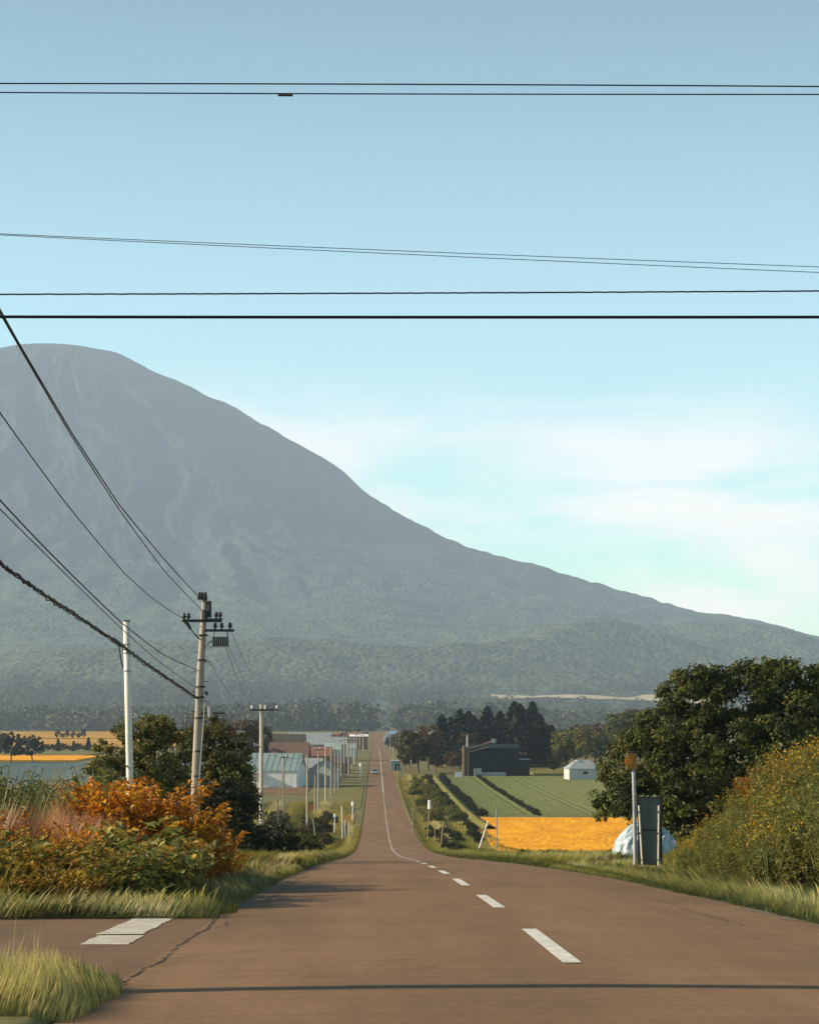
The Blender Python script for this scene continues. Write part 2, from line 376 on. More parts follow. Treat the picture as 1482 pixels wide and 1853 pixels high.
# dirt and grit washed over the asphalt edges
def dirt(name, xe, sgn, y0, y1, n, w, parent, zf):
    y = np.linspace(y0, y1, n); ww = w*(.15 + 1.3*fbm(y*1.3, y*0+sgn*3, 13, 4)**1.6*1.6)
    V = np.concatenate([np.stack([np.full(n, xe), y, zf(np.full(n,xe), y)+.004],1), np.stack([xe-sgn*ww, y, zf(xe-sgn*ww, y)+.004],1)])
    q = np.array([(i, i+n, i+n+1, i+1) for i in range(n-1)]); return link(name, np_mesh(name, V, [q]), MT['gravel'], parent)
dirt('edge_dirt', RR, 1, 14, 110, 500, .16, road, road_z)
dirt('edge_dirt', RL, -1, 27.2, 110, 460, .14, road, road_z)
# ------------------------------------------------------------------ mountain
HR = np.array([0,100,200,400,600,800,1000,1200,1400,1600,1800,2000,2200,2400,2600,2800,3000,3200,3400,3600,3800,4000,4400,4800,5200,5600,6000,6400,7000,9000], float)
HH = np.array([1580,1572,1556,1496,1382,1295,1164,1045,916,791,681,620,573,509,452,388,362,316,274,228,195,168,128,97,72,46,22,-2,-30,-60], float)
MCX, MCY = (90-680)*10000/F, 10000.0
_da = np.concatenate([np.linspace(-186,-150,30), np.linspace(-149,-20,620), np.linspace(-19,5,30)])
def mountain():
    a = np.radians(_da); r = np.unique(np.concatenate([np.linspace(0, 4500, 300), np.linspace(4500, 8000, 150)]))
    A, Rr = np.meshgrid(a, r); X = MCX + Rr*np.cos(A); Y = MCY + Rr*np.sin(A)
    Z = np.interp(Rr, HR, HH)
    gul = fbm(A*5.5 + fbm(Rr/700, A*3, 40, 4)*1.6 + Rr/2600, Rr/1500 + 3, 7, 6, .55)
    amp = 230 * smooth(200, 900, Rr) * (1 - smooth(1900, 3400, Rr))
    frontness = .10 + .90*smooth(-.75, -1.35, A) # the sheer gullies scar the face towards the plain
    Z = Z - amp * frontness * np.abs(gul - .5) * 2.0
    Z = Z + (fbm(X/420, Y/420, 21, 5) - .5) * 95 * smooth(200, 1400, Rr) * (1 - .75*smooth(5200, 7000, Rr))
    Z = Z + (fbm(X/45, Y/45, 31, 2) - .5) * 13 * smooth(200, 1500, Rr)
    # low wooded hills in front of the main slope
    for px, D, h, w in ((1050, 5900, 135, 330), (570, 5200, 62, 420), (1350, 6600, 95, 450), (900, 5500, 50, 260), (240, 5000, 45, 500), (860, 5000, 28, 500)):
        hx = (px-VPX)*D/F; Z = Z + h*np.exp(-(((X-hx)/w)**2 + ((Y-D)/(w*.8))**2))
    # rim knobs
    Z = Z + (12*np.exp(-((Rr-300)/70)**2)*np.exp(-((A+.15)/.5)**2)) - 10*np.exp(-((Rr-420)/70)**2)*np.exp(-((A+.1)/.6)**2) + 16*np.exp(-((Rr-600)/60)**2) + 14*np.exp(-((Rr-1250)/90)**2)
    i = np.arange(Z.size).reshape(Z.shape)
    q = np.stack([i[:-1,:-1].ravel(), i[1:,:-1].ravel(), i[1:,1:].ravel(), i[:-1,1:].ravel()], 1)
    return np_mesh('mountain', np.stack([X.ravel(), Y.ravel(), Z.ravel()], 1), [q], smooth=True)
def mountain_mat():
    m = bpy.data.materials.new('mountain_forest'); m.use_nodes = True; t = m.node_tree; b = t.nodes['Principled BSDF']
    g = N(t, 'ShaderNodeNewGeometry')
    def noise(scale, det, typ='N'):
        n = N(t, 'ShaderNodeTexNoise'); n.inputs['Scale'].default_value = scale; n.inputs['Detail'].default_value = det; n.inputs['Roughness'].default_value = .65
        t.links.new(g.outputs['Position'], n.inputs['Vector']); return n.outputs[0]
    sp = N(t, 'ShaderNodeSeparateXYZ'); t.links.new(g.outputs['Position'], sp.inputs[0])
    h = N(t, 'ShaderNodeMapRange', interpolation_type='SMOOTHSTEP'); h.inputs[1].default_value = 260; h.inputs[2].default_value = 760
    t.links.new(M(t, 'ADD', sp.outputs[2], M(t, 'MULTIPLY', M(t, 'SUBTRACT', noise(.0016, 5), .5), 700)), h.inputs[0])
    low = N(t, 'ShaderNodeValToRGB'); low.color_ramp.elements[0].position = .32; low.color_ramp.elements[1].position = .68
    low.color_ramp.elements[0].color = (.024,.042,.030,1); low.color_ramp.elements[1].color = (.105,.130,.080,1)  # forest green, lightened so pale haze at the foot is partly in the colour
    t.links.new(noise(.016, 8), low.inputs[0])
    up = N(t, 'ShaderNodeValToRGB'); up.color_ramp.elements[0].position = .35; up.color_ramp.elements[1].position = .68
    up.color_ramp.elements[0].color = (.014,.018,.028,1); up.color_ramp.elements[1].color = (.036,.046,.038,1)  # shaded-flank blue and sunlit-ridge green painted into the upper slope colour
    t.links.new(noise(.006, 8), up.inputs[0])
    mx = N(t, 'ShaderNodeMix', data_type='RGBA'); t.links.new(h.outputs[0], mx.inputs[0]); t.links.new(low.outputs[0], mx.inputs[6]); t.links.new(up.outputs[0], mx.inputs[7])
    t.links.new(mx.outputs[2], b.inputs['Base Color']); b.inputs['Roughness'].default_value = .95; b.inputs['Specular IOR Level'].default_value = .05
    vo = N(t, 'ShaderNodeTexVoronoi'); vo.inputs['Scale'].default_value = .07; t.links.new(g.outputs['Position'], vo.inputs['Vector'])
    bp = N(t, 'ShaderNodeBump'); bp.inputs['Strength'].default_value = .8; bp.inputs['Distance'].default_value = 9.0; bp.invert = True
    t.links.new(vo.outputs['Distance'], bp.inputs['Height']); t.links.new(bp.outputs[0], b.inputs['Normal'])
    return m
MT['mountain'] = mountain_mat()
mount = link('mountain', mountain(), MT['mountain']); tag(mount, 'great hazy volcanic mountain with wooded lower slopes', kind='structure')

# ------------------------------------------------------------------ foliage generators
def unit(a): return a / np.maximum(np.linalg.norm(a, axis=-1, keepdims=True), 1e-9)
def leaf_quads(C, Nrm, L, Wd, tint, A=None, fold=.18):
    n = len(C); Nrm = unit(Nrm)
    if A is None: A = rng.normal(size=(n, 3))
    A = unit(A - (A*Nrm).sum(1, keepdims=True)*Nrm); B = np.cross(Nrm, A)
    L = np.broadcast_to(L, (n,))[:, None]; Wd = np.broadcast_to(Wd, (n,))[:, None]
    V = np.stack([C - A*L*.5, C + B*Wd*.5 + Nrm*L*fold - A*L*.08, C + A*L*.5, C - B*Wd*.5 + Nrm*L*fold - A*L*.08], 1).reshape(-1, 3)
    return V, np.arange(4*n).reshape(n, 4), np.repeat(np.broadcast_to(tint, (n,)), 4)
def crown(lobes, nclump, per, leaf, clump_r, wr=.6, up=.35, seed=0, shell=.72, name='crown', upbias=.0):
    r0 = np.random.default_rng(seed)
    lobes = np.array(lobes, float); wgt = (lobes[:,3]*lobes[:,4]+lobes[:,4]*lobes[:,5]+lobes[:,3]*lobes[:,5]); wgt /= wgt.sum()
    li = r0.choice(len(lobes), nclump, p=wgt); d = r0.normal(size=(nclump,3)); d[:,2] += upbias; d = unit(d)
    rad = r0.uniform(shell, 1.05, nclump)
    C = lobes[li,:3] + d*lobes[li,3:6]*rad[:,None]
    cr_ = clump_r*r0.uniform(.6,1.35,nclump); ct = r0.uniform(-.22,.22,nclump)
    ci = np.repeat(np.arange(nclump), per); n = len(ci)
    off = unit(r0.normal(size=(n,3)))*r0.uniform(.25,1,(n,1))**.6; off[:,2] *= .75
    Pp = C[ci] + off*cr_[ci][:,None]
    nr = off*.7 + d[ci]*.7 + r0.normal(size=(n,3))*.55 + np.array([0,0,up])
    t = np.clip(.5 + ct[ci] + r0.normal(0,.17,n), 0, 1)
    L = leaf*r0.uniform(.7,1.35,n)
    V, Q, T = leaf_quads(Pp, nr, L, L*wr, t, A=r0.normal(size=(n,3)))
    return np_mesh(name, V, [Q], T)
def limbs(name, base, tops, r, seed=0, k=6):
    r0 = np.random.default_rng(seed); mb = MB(); base = np.array(base, float)
    top0 = np.mean(np.array(tops), 0); fork = base + (top0-base)*.35
    mb.tube([base - (0,0,.15), base+(fork-base)*.5 + r0.normal(0,.05,3)*r*4, fork], [r*1.25, r, r*.8], k)
    for t in tops:
        t = np.array(t, float); mid = (fork+t)/2 + r0.normal(0,.12,3)*np.linalg.norm(t-fork)*.5
        mb.tube([fork, mid, t], [r*.62, r*.35, r*.1], 5)
    return mb.mesh(name, True)

def blades(Pts, h, w, lean, tint, name, seed=0, bend=.22):
    r0 = np.random.default_rng(seed); n = len(Pts)
    a = r0.uniform(0, 2*np.pi, n); d = np.stack([np.cos(a), np.sin(a), np.zeros(n)], 1)
    b = r0.uniform(0, 2*np.pi, n); s = np.stack([np.cos(b), np.sin(b), np.zeros(n)], 1)
    h = np.broadcast_to(h, (n,))[:,None]; w = np.broadcast_to(w, (n,))[:,None]; ln = np.broadcast_to(lean, (n,))[:,None]*r0.uniform(.3,1.3,(n,1))
    upv = np.array([[0,0,1.]])
    m = Pts + upv*h*.55 + d*h*ln*.35; tp = Pts + upv*h*(1-.25*ln) + d*h*ln*(.35+bend)
    V = np.stack([Pts - s*w*.5, Pts + s*w*.5, m + s*w*.42, m - s*w*.42, tp], 1).reshape(-1,3)
    i = np.arange(n)[:,None]*5
    return np_mesh(name, V, [i+np.array([[0,1,2,3]]), i+np.array([[3,2,4]])], np.repeat(tint, 5))
def grass_area(name, n, xf, yf, h, w, m, label, lean=.5, seed=0, hvar=.5, clump=1.5, dz=0.0, parent=None, edge=.35):
    r0 = np.random.default_rng(seed)
    y = yf(r0.uniform(0,1,n)); ue = r0.uniform(0,1,n); x = xf(ue, y); x = x + (fbm(y*.9, x*.2, seed+20, 3)-.5)*edge*smooth(0,.05,ue)
    cl = fbm(x*clump, y*clump*.6, seed+3, 3)
    z = gz(x, y) - .03 + dz
    hh = h*(1-hvar + 2*hvar*r0.uniform(0,1,n)**1.6)*(.55+.9*cl)*(.35+.65*smooth(0,.22,ue))
    t = np.clip(.15+cl*.6 + r0.normal(0,.26,n) , 0, 1)
    o = link(name, blades(np.stack([x,y,z],1), hh, w*r0.uniform(.6,1.3,n), lean, t, name, seed), m)
    return tag(o, label, kind='stuff')

# ------------------------------------------------------------------ fields on the plain
def field(name, x0, x1, y0, y1, h, m, label, x0b=None, x1b=None, edge=.8, kind='structure', step=12., rough=0.0, nx=9):
    ysf = np.unique(np.append(np.arange(y0, y1, step), y1))
    V = []; n = len(ysf)
    tt = (ysf-y0)/(y1-y0); xa = x0 + ((x0b if x0b is not None else x0)-x0)*tt; xb = x1 + ((x1b if x1b is not None else x1)-x1)*tt
    s = np.linspace(0,1,nx); jit = rough*(vnoise(np.arange(n)[:,None]*.9, np.arange(nx)[None,:]*.9, 4)-.5); X = xa[:,None]+(xb-xa)[:,None]*s; Y = np.repeat(ysf[:,None], nx, 1); Z = gz(X,Y)+h+jit
    skirt = np.stack([X,Y,gz(X,Y)-.3],2)
    top = np.stack([X,Y,Z],2)
    # slab with side faces so the crop has its own height
    full = np.concatenate([skirt[:1], top, skirt[-1:]],0)
    fullx = np.concatenate([np.concatenate([skirt[:1,:1],skirt[:,:1],skirt[-1:,:1]],0), full, np.concatenate([skirt[:1,-1:],skirt[:,-1:],skirt[-1:,-1:]],0)],1)
    ny, nx2 = fullx.shape[:2]; i = np.arange(ny*nx2).reshape(ny,nx2)
    q = np.stack([i[:-1,:-1].ravel(), i[:-1,1:].ravel(), i[1:,1:].ravel(), i[1:,:-1].ravel()],1)
    o = link(name, np_mesh(name, fullx.reshape(-1,3), [q]), m); return tag(o, label, kind=kind)
def crop_mat(name, a, b, sc=.5, stretch=(1,.3,1), c=None, bump=.8):
    return mat(name, a, .9, 0, sc, bump, col2=b, stretch=stretch, detail=7, bscale=3, spec=.1)
MT['f_yellow'] = crop_mat('f_yellow', (.64,.255,.006), (.88,.41,.010), .30, (1,.20,1))
MT['f_gold'] = crop_mat('f_gold', (.36,.20,.030), (.52,.28,.040), .05)
MT['f_straw'] = crop_mat('f_straw', (.34,.28,.17), (.46,.39,.25), .03)
MT['f_green'] = crop_mat('f_green', (.115,.135,.044), (.150,.165,.056), .4)
MT['f_teal'] = crop_mat('f_teal', (.085,.135,.130), (.25,.30,.27), 1.4, (2,.35,1))
MT['f_olive'] = crop_mat('f_olive', (.13,.125,.035), (.19,.165,.045), .2)
MT['f_soil'] = crop_mat('f_soil', (.15,.085,.050), (.22,.13,.075), .3)
field('orange_field', 9.0, 21, 162, 352, .22, MT['f_yellow'], 'bright orange flowering crop field beside the green fields', 15.4, 42, step=2.0, rough=.10, nx=60)
def ridged(name, x0, x1, y0, y1, m, label, h=.17, pitch=.75):
    xs = np.arange(x0, x1, pitch/4); ph = (np.arange(len(xs)) % 4)
    prof_ = np.array([0,.8,1,.8])[ph]
    ysr = np.unique(np.append(np.arange(y0, y1, 6.), y1))
    r0 = np.random.default_rng(abs(int(x0))); jig = r0.uniform(.75,1.15,(len(ysr),len(xs)))
    row = (np.arange(len(xs)) // 4); tram = np.where((row % 16 == 9) | (row % 16 == 11), .15, 1.0)    # wheel tracks left between the rows
    prof_ = prof_*tram
    def zf(X,Y): return gz(X,Y) + .05 + h*prof_[None,:]*jig*smooth(-3,14,Y-y0)*smooth(-3,8,y1-Y)
    o = link(name, grid_mesh(name, xs, ysr, zf), m); return tag(o, label, kind='structure')
ridged('green_field', 16.6, 24.6, 362, 588, MT['f_green'], 'narrow green crop field in rows between two dark hedgerows')
ridged('green_field', 26.2, 70, 362, 588, MT['f_green'], 'wide green crop field in rows in front of the small white house')
field('headland_strip', 15.5, 60, 352.5, 361, .15, MT['ground'], 'dark rough headland between the orange and green fields')
# left plain
ridged('teal_field', -140, -48, 330, 735, MT['f_teal'], 'blue green leafy crop field beyond the pink grasses')
field('yellow_field', -190, -95, 745, 830, .5, MT['f_yellow'], 'small bright yellow strip of crop behind the blue green field')
field('grass_field', -210, -105, 835, 960, .3, MT['f_olive'], 'flat olive grass strip in front of the dark tree line')
field('ripe_field', -620, -105, 1330, 1450, .5, MT['f_gold'], 'lower pale gold grain field on the far plain')
field('ripe_field', -620, -95, 1462, 1575, .5, MT['f_gold'], 'upper pale gold grain field under the far woods')
field('soil_field', -60, -14, 470, 512, .06, MT['f_soil'], 'strip of bare brown soil in front of the pale barn')
field('verge_meadow', -7.5, -2.6, 395, 520, .05, MT['f_olive'], 'olive yellow meadow strip along the far road edge')
field('yellow_patch', -7.0, -3.2, 318, 372, .06, MT['f_gold'], 'yellowing patch of meadow beside the road dip')
field('far_meadow', 40, 92, 600, 720, .3, MT['f_olive'], 'sunlit meadow behind the dark barn')
def foot_z(X, Y):
    bpy.context.view_layer.update(); Z = np.array(prof(Y))
    for i in np.ndindex(X.shape):
        ok, hit, _, _ = mount.ray_cast((X[i], Y[i], 900), (0, 0, -1))
        if ok: Z[i] = max(Z[i], hit.z)
    return Z
tag(link('pale_field', grid_mesh('pale_field', np.linspace(225, 640, 30), np.linspace(4230, 4640, 24), lambda X, Y: foot_z(X, Y) + 2.5), MT['f_straw']), 'pale harvested field shining above the middle woods', kind='structure')

# ------------------------------------------------------------------ haze
hz = MB().box((0, 5400, 800), (19400, 12000, 1730)); ho = hz.build('haze', None)
hm = bpy.data.materials.new('haze'); hm.use_nodes = True; t = hm.node_tree; t.nodes.clear()
ho_ = N(t, 'ShaderNodeOutputMaterial'); pv = N(t, 'ShaderNodeVolumePrincipled')
pv.inputs['Color'].default_value = (.60,.77,1.0,1); pv.inputs['Density'].default_value = 7.5e-5; pv.inputs['Anisotropy'].default_value = 0.0
t.links.new(pv.outputs[0], ho_.inputs['Volume']); ho.data.materials.append(hm); tag(ho, 'pale thin haze over the whole plain', kind='stuff')

# ------------------------------------------------------------------ far woods (one mass) and trees
def proto_tree(name, seed, h, rx, matn, nclump, per, leaf, clump, conifer=False, trunk_r=.2, base=.18):
    """returns [(part, mesh, material)] with the trunk foot at the origin"""
    r0 = np.random.default_rng(seed)
    if conifer:
        n = nclump*per; zz_ = h*(.10 + .9*r0.uniform(0,1,n)**1.15); rad = rx*(1-zz_/h)**.58*(.45+.55*r0.uniform(0,1,n)**.5)+.1
        lay = .82+.3*np.sin(zz_*2*np.pi/(h*.085)+seed); rad *= lay; a = r0.uniform(0,2*np.pi,n)
        rad *= .8 + .4*vnoise(a*1.6, zz_*.6, seed)
        dirn = np.stack([np.cos(a), np.sin(a), np.full(n,-.35)],1)
        C = np.stack([rad*np.cos(a), rad*np.sin(a), zz_ - rad*.15],1)
        V,Q,T = leaf_quads(C, dirn*.3+np.array([0,0,1.])+r0.normal(size=(n,3))*.35, leaf*r0.uniform(.7,1.4,n), leaf*.45, np.clip(.45+r0.normal(0,.22,n)+.25*(lay-.95),0,1), A=dirn)
        cr_ = np_mesh('crown', V, [Q], T)
        tr = MB().tube([(0,0,-.3),(0,0,h*.5),(0,0,h*.97)],[trunk_r,trunk_r*.6,.03],6).mesh('trunk',True)
    else:
        lob = [(0,0,h*.62,rx*.75,rx*.75,h*.36)]
        for i in range(7):
            a = i*2*math.pi/7+r0.uniform(0,.8); q = rx*r0.uniform(.35,.62)
            lob.append((q*math.cos(a), q*math.sin(a), h*r0.uniform(base+.22,.82), rx*r0.uniform(.35,.5), rx*r0.uniform(.35,.5), h*r0.uniform(.15,.24)))
        cr_ = crown(lob, nclump, per, leaf, clump, seed=seed)
        tr = limbs('trunk', (0,0,-.2), [(l[0]*.8,l[1]*.8,l[2]) for l in lob[1:]], trunk_r, seed)
    return [('trunk', tr, MT['bark']), ('crown', cr_, MT[matn])]
def place(proto, name, label, cat, loc, rz=None, sc=1.0, group=None, crown_mat=None):
    t = thing(name, label, cat, loc, rnd.uniform(0, 6.28) if rz is None else rz, group, sc)
    for pn, me, m in proto: 
        o = link(pn, me, m, t)
        if pn == 'flower_head': o['kind'] = 'stuff'
        if crown_mat and pn in ('crown','foliage'):
            o.material_slots[0].link = 'OBJECT'; o.material_slots[0].material = MT[crown_mat]
    return t

# forest mass: many small crowns merged, standing on the plain's far edge and the mountain's foot
def far_forest():
    r0 = np.random.default_rng(3); n = 9500
    y = r0.uniform(2350, 5300, n*2); x = (r0.uniform(-150, 1650, n*2)-VPX)*y/F
    keep = fbm(x/260, y/300, 5, 3) + .16*smooth(2500, 3400, y) > .42
    keep &= ~((np.abs(x-12) < 16)) & ~((x > 170) & (x < 680) & (y > 4130) & (y < 4680)) & ~((x<-250)&(y<2500))
    x, y = x[keep][:n], y[keep][:n]; n = len(x)
    dx, dy = x-MCX, y-MCY
    z = np.maximum(prof(y), np.interp(np.hypot(dx,dy), HR, HH)) - 2
    hgt = r0.uniform(13, 27, n)*(.75+.7*fbm(x/300, y/300, 9, 2)); wd = hgt*r0.uniform(.40,.58,n)
    K = 44; ci = np.repeat(np.arange(n), K); d = unit(r0.normal(size=(n*K,3))); 
    pos = np.stack([x[ci]+d[:,0]*wd[ci]*r0.uniform(.6,1,n*K), y[ci]+d[:,1]*wd[ci]*r0.uniform(.6,1,n*K), z[ci]+hgt[ci]*(.54+.46*d[:,2]*r0.uniform(.7,1,n*K))],1)
    t = np.clip(.45 + r0.normal(0,.20,n)[ci] + r0.normal(0,.12,n*K), 0, 1)
    V,Q,T = leaf_quads(pos, d+r0.normal(size=d.shape)*.4, hgt[ci]*.18, hgt[ci]*.13, t)
    o = link('forest', np_mesh('forest', V, [Q], T), MT['leaf_forest']); tag(o, 'hazy belt of woods between the plain and the mountain', kind='stuff')
far_forest()

conif = [proto_tree('c', 20+i, h, rx, 'leaf_conifer', 60, 34, 1.5, 1, True, .25) for i,(h,rx) in enumerate(((15,4.2),(13,4.6),(16,3.9)))]
broad = [proto_tree('b', 40+i, h, rx, 'leaf_mixed', 90, 22, .75, .85, trunk_r=.28) for i,(h,rx) in enumerate(((12,4.2),(10,4.6),(14,4.0)))]

def gpos(px, D): return on(px, D)
# dark conifers behind the barn
cspots = [(800,668,.92),(815,690,1.0),(832,655,.95),(848,700,.98),(868,690,.94),(882,672,1.0),(905,700,.98),(918,668,.97),(930,690,1.08),(941,664,1.10),(953,676,1.14),(964,690,1.08),(975,668,.94),(988,682,.88),(998,664,.70),(858,668,.90),(893,690,.9)]
for i,(px,D,s) in enumerate(cspots):
    w_ = 'left of the barn posts' if px < 836 else 'showing over the sloping conveyor' if px < 880 else 'above the barn roof' if px < 922 else 'above the low barn annex' if px < 957 else 'at the right end of the row'
    s *= 1.07
    place(conif[i%3], 'conifer_tree', 'dark conifer of the row behind the dark barn, ' + w_, 'tree', gpos(px,D), sc=s, group='dark conifers ' + w_)
bs = [(742,610,.95,'leaf_mixed','tall brownish green tree nearest the road on the far side'),(757,615,.98,'leaf_dark','dark broad tree beside the tall brownish roadside tree'),(775,640,.92,'leaf_brown','russet tree between the dark broad tree and the conifers'),
      (788,620,.62,'leaf_mixed','low rounded tree at the start of the conifer row'),(820,625,.55,'leaf_brown','low russet tree in front of the first conifers'),(733,632,.6,'leaf_brown','small russet tree behind the flat roofed roadside shed'),
      (845,640,.85,'leaf_brown','russet crown showing among the conifers above the barn posts'),(1001,610,.42,'leaf_dark','dark low tree between the conifers and the white house'),(1018,625,.5,'leaf_dark','dark low tree touching the white house roof')]
for i,(px,D,s,m,l) in enumerate(bs): place(broad[i%3], 'broadleaf_tree', l, 'tree', gpos(px,D), sc=s, crown_mat=m)
r0 = random.Random(8)
for i in range(26):
    w_ = 'left of and behind the white house' if i < 8 else 'rising between the white house and big tree' if i < 18 else 'hidden mostly behind the big tree'
    f = i/25; px = 1012 + 250*f + r0.uniform(-7,7); D = r0.uniform(640, 820); top = np.interp(px, [1005,1060,1110,1160,1200,1280],[1318,1305,1288,1270,1264,1262]) + r0.uniform(0,26)
    x,y,z = gpos(px,D); h = (HY-top)*D/F - z
    place(broad[i%3], 'broadleaf_tree', 'brownish green tree of the wood ' + w_, 'tree', (x,y,z), sc=h/(12,10,14)[i%3], group='trees of the wood ' + w_, crown_mat=('leaf_brown','leaf_shrub','leaf_mixed','leaf_oak')[i%4])
# left plain trees
ls = [(20,720,1325,'leaf_dark','dark round tree at the edge of the blue green field'),(58,735,1330,'leaf_dark','second dark tree merging into the tree line by the blue green field'),(-10,730,1322,'leaf_dark','dark tree cut by the picture edge beside the blue green field')]
for i,(px,D,top,m,l) in enumerate(ls):
    x,y,z = gpos(px,D); h = (HY-top)*D/F - z; place(broad[1], 'broadleaf_tree', l, 'tree', (x,y,z), sc=h/10, crown_mat=m)
for i in range(11):
    px = 78+i*9.2+r0.uniform(-2,2); D = r0.uniform(960, 1000); x,y,z = gpos(px,D); h = (HY-1342-r0.uniform(-2,5))*D/F - z
    place(conif[0] if i%3==0 else broad[1], 'windbreak_tree', 'dark low tree in the windbreak behind the olive grass strip', 'tree', (x,y,z), sc=max(.3,h/12), group='windbreak trees on the left plain', crown_mat='leaf_dark')
for i,px in enumerate((104,113,122,132,143,151)):
    D = 1452; x,y,z = gpos(px,D); h = (HY-1321-r0.uniform(0,3))*D/F - z
    place(broad[i%3], 'field_tree', 'greyish green tree in the clump between the two pale gold fields', 'tree', (x,y,z), sc=h/12, group='clump of trees between gold fields', crown_mat='leaf_dark')
for i,(px,D,top) in enumerate(((442,560,1302),(455,575,1318),(470,590,1322),(610,900,1330),(600,880,1333),(622,1000,1329))):
    x,y,z = gpos(px,D); h=(HY-top)*D/F - z
    place(broad[i%3], 'broadleaf_tree', ('russet tree behind the second utility pole','low russet tree beside the second utility pole','small russet tree left of the brown roof','brown tree behind the row of far poles','small brown tree beside the grey roofs','brown tree near the top of the far road')[i], 'tree', (x,y,z), sc=h/12, crown_mat='leaf_brown')
for i,(px,D,top) in enumerate(((722,950,1334),(716,1000,1338),(728,900,1338))):
    x,y,z = gpos(px,D); h=(HY-top)*D/F - z
    place(broad[i%3], 'broadleaf_tree', 'brownish tree by the far end of the road, opposite the pole row', 'tree', (x,y,z), sc=h/12, crown_mat='leaf_brown', group='trees by the far road end')

for i,(px,D,top) in enumerate(((636,1180,1327),(643,1240,1330),(652,1300,1331),(658,1420,1325),(664,1520,1321),(702,1180,1336),(708,1260,1333),(713,1420,1326),(703,1560,1320),(722,1300,1325),(648,1550,1318),(697,1640,1318),(668,1640,1317),(630,1500,1320))):
    x,y,z = gpos(px,D); h=(HY-top)*D/F - z
    place(broad[i%3], 'broadleaf_tree', 'small hazy tree crowding the far end of the road', 'tree', (x,y,z), sc=max(.25,h/12), crown_mat=('leaf_brown','leaf_mixed','leaf_dark')[i%3], group='trees crowding the far road end')
# ---------------- large tree, right
def big_tree():
    D = 92.0; k = D/F; bx, by, bz = on(1350, D)
    t = thing('large_tree', 'huge spreading dark green tree above the flowering bank', 'tree', (bx,by,bz))
    L = [(1345,1275,95,82,0),(1265,1268,62,62,-.6),(1450,1272,95,78,.5),(1545,1300,95,80,0),(1215,1330,70,62,-.8),(1300,1360,95,85,-1.6),(1400,1370,100,85,-1.8),(1500,1380,90,85,-1.5),
         (1150,1378,58,60,-.6),(1112,1428,44,45,-.8),(1180,1440,70,55,-1.5),(1118,1468,40,30,-.6),(1250,1460,80,70,-2.0),(1340,1470,90,80,-1.2),(1160,1335,40,35,-.2),(1225,1252,32,30,0),(1230,1515,65,45,-1.0),(1098,1400,24,22,-.4),(1400,1248,62,58,-.3),(1500,1262,70,66,-.2),(1290,1240,45,42,-.2),(1420,1330,90,80,-1.4),(1240,1400,80,70,-1.7)]
    lob = [((px-VPX)*k-bx, dy, (HY-py)*k-bz, rx*k*.93, min(rx,85)*k*.9, rz*k*.93) for px,py,rx,rz,dy in L]
    cr_ = crown(lob, 950, 72, .165, .40, seed=77, wr=.62, shell=.80, up=.3)
    link('crown', cr_, MT['leaf_oak'], t)
    link('trunk', limbs('trunk', (0,0,-.4), [l[:3] for l in lob], .34, 5), MT['bark'], t)
big_tree()
# ---------------- two tall shrubs left
def shrub(px, D, lobes, label, matn, seed, ncl, per, leaf=.13, cl=.26, twigs=None):
    k = D/F; bx,by,bz = on(px, D); t = thing('tall_shrub', label, 'shrub', (bx,by,bz))
    lob = [((a-VPX)*k-bx, dy, (HY-b)*k-bz, rx*k, rx*k*.9, rz*k) for a,b,rx,rz,dy in lobes]
    link('crown', crown(lob, ncl, per, leaf, cl, seed=seed, shell=.72), MT[matn], t)
    link('trunk', limbs('trunk', (0,0,-.3), [l[:3] for l in lob], .1, seed), MT['bark'], t)
    if twigs:
        mb = MB(); q = np.random.default_rng(seed)
        for _ in range(twigs[2]):
            a = q.uniform(twigs[0], twigs[1]); base = np.array([(a-VPX)*k-bx, q.uniform(-.6,.6), (HY-1335)*k-bz]); tip = base + [q.normal(0,.25), q.normal(0,.2), q.uniform(.8,1.5)*35*k]
            mb.tube([base, (base+tip)/2+q.normal(0,.04,3), tip],[.016,.010,.004],3,False)
        mb.build('twig_spray', MT['stem_brown'], t)['kind'] = 'stuff'
shrub(262, 80, [(262,1340,50,46,0),(215,1370,48,50,0),(300,1360,48,55,.3),(195,1420,45,50,-.3),(255,1425,60,55,-.5),(315,1430,45,50,0),(285,1318,30,22,0)], 'rounded olive green shrub between the white pole and the tall pole', 'leaf_shrub', 31, 250, 55)
shrub(392, 92, [(390,1350,50,48,0),(360,1385,45,60,0),(425,1380,38,55,0),(405,1430,52,60,-.4),(360,1440,45,50,0),(440,1420,26,45,0),(380,1310,28,22,0)], 'tall dark green shrub with bare reddish twigs behind the big utility pole', 'leaf_shrub', 33, 260, 55, twigs=(335,430,90))
shrub(400, 84, [(400,1455,60,40,0),(440,1470,35,36,0),(355,1470,45,30,0)], 'dark shaded low shrub at the foot of the tall twiggy shrub', 'leaf_dark', 35, 120, 50)

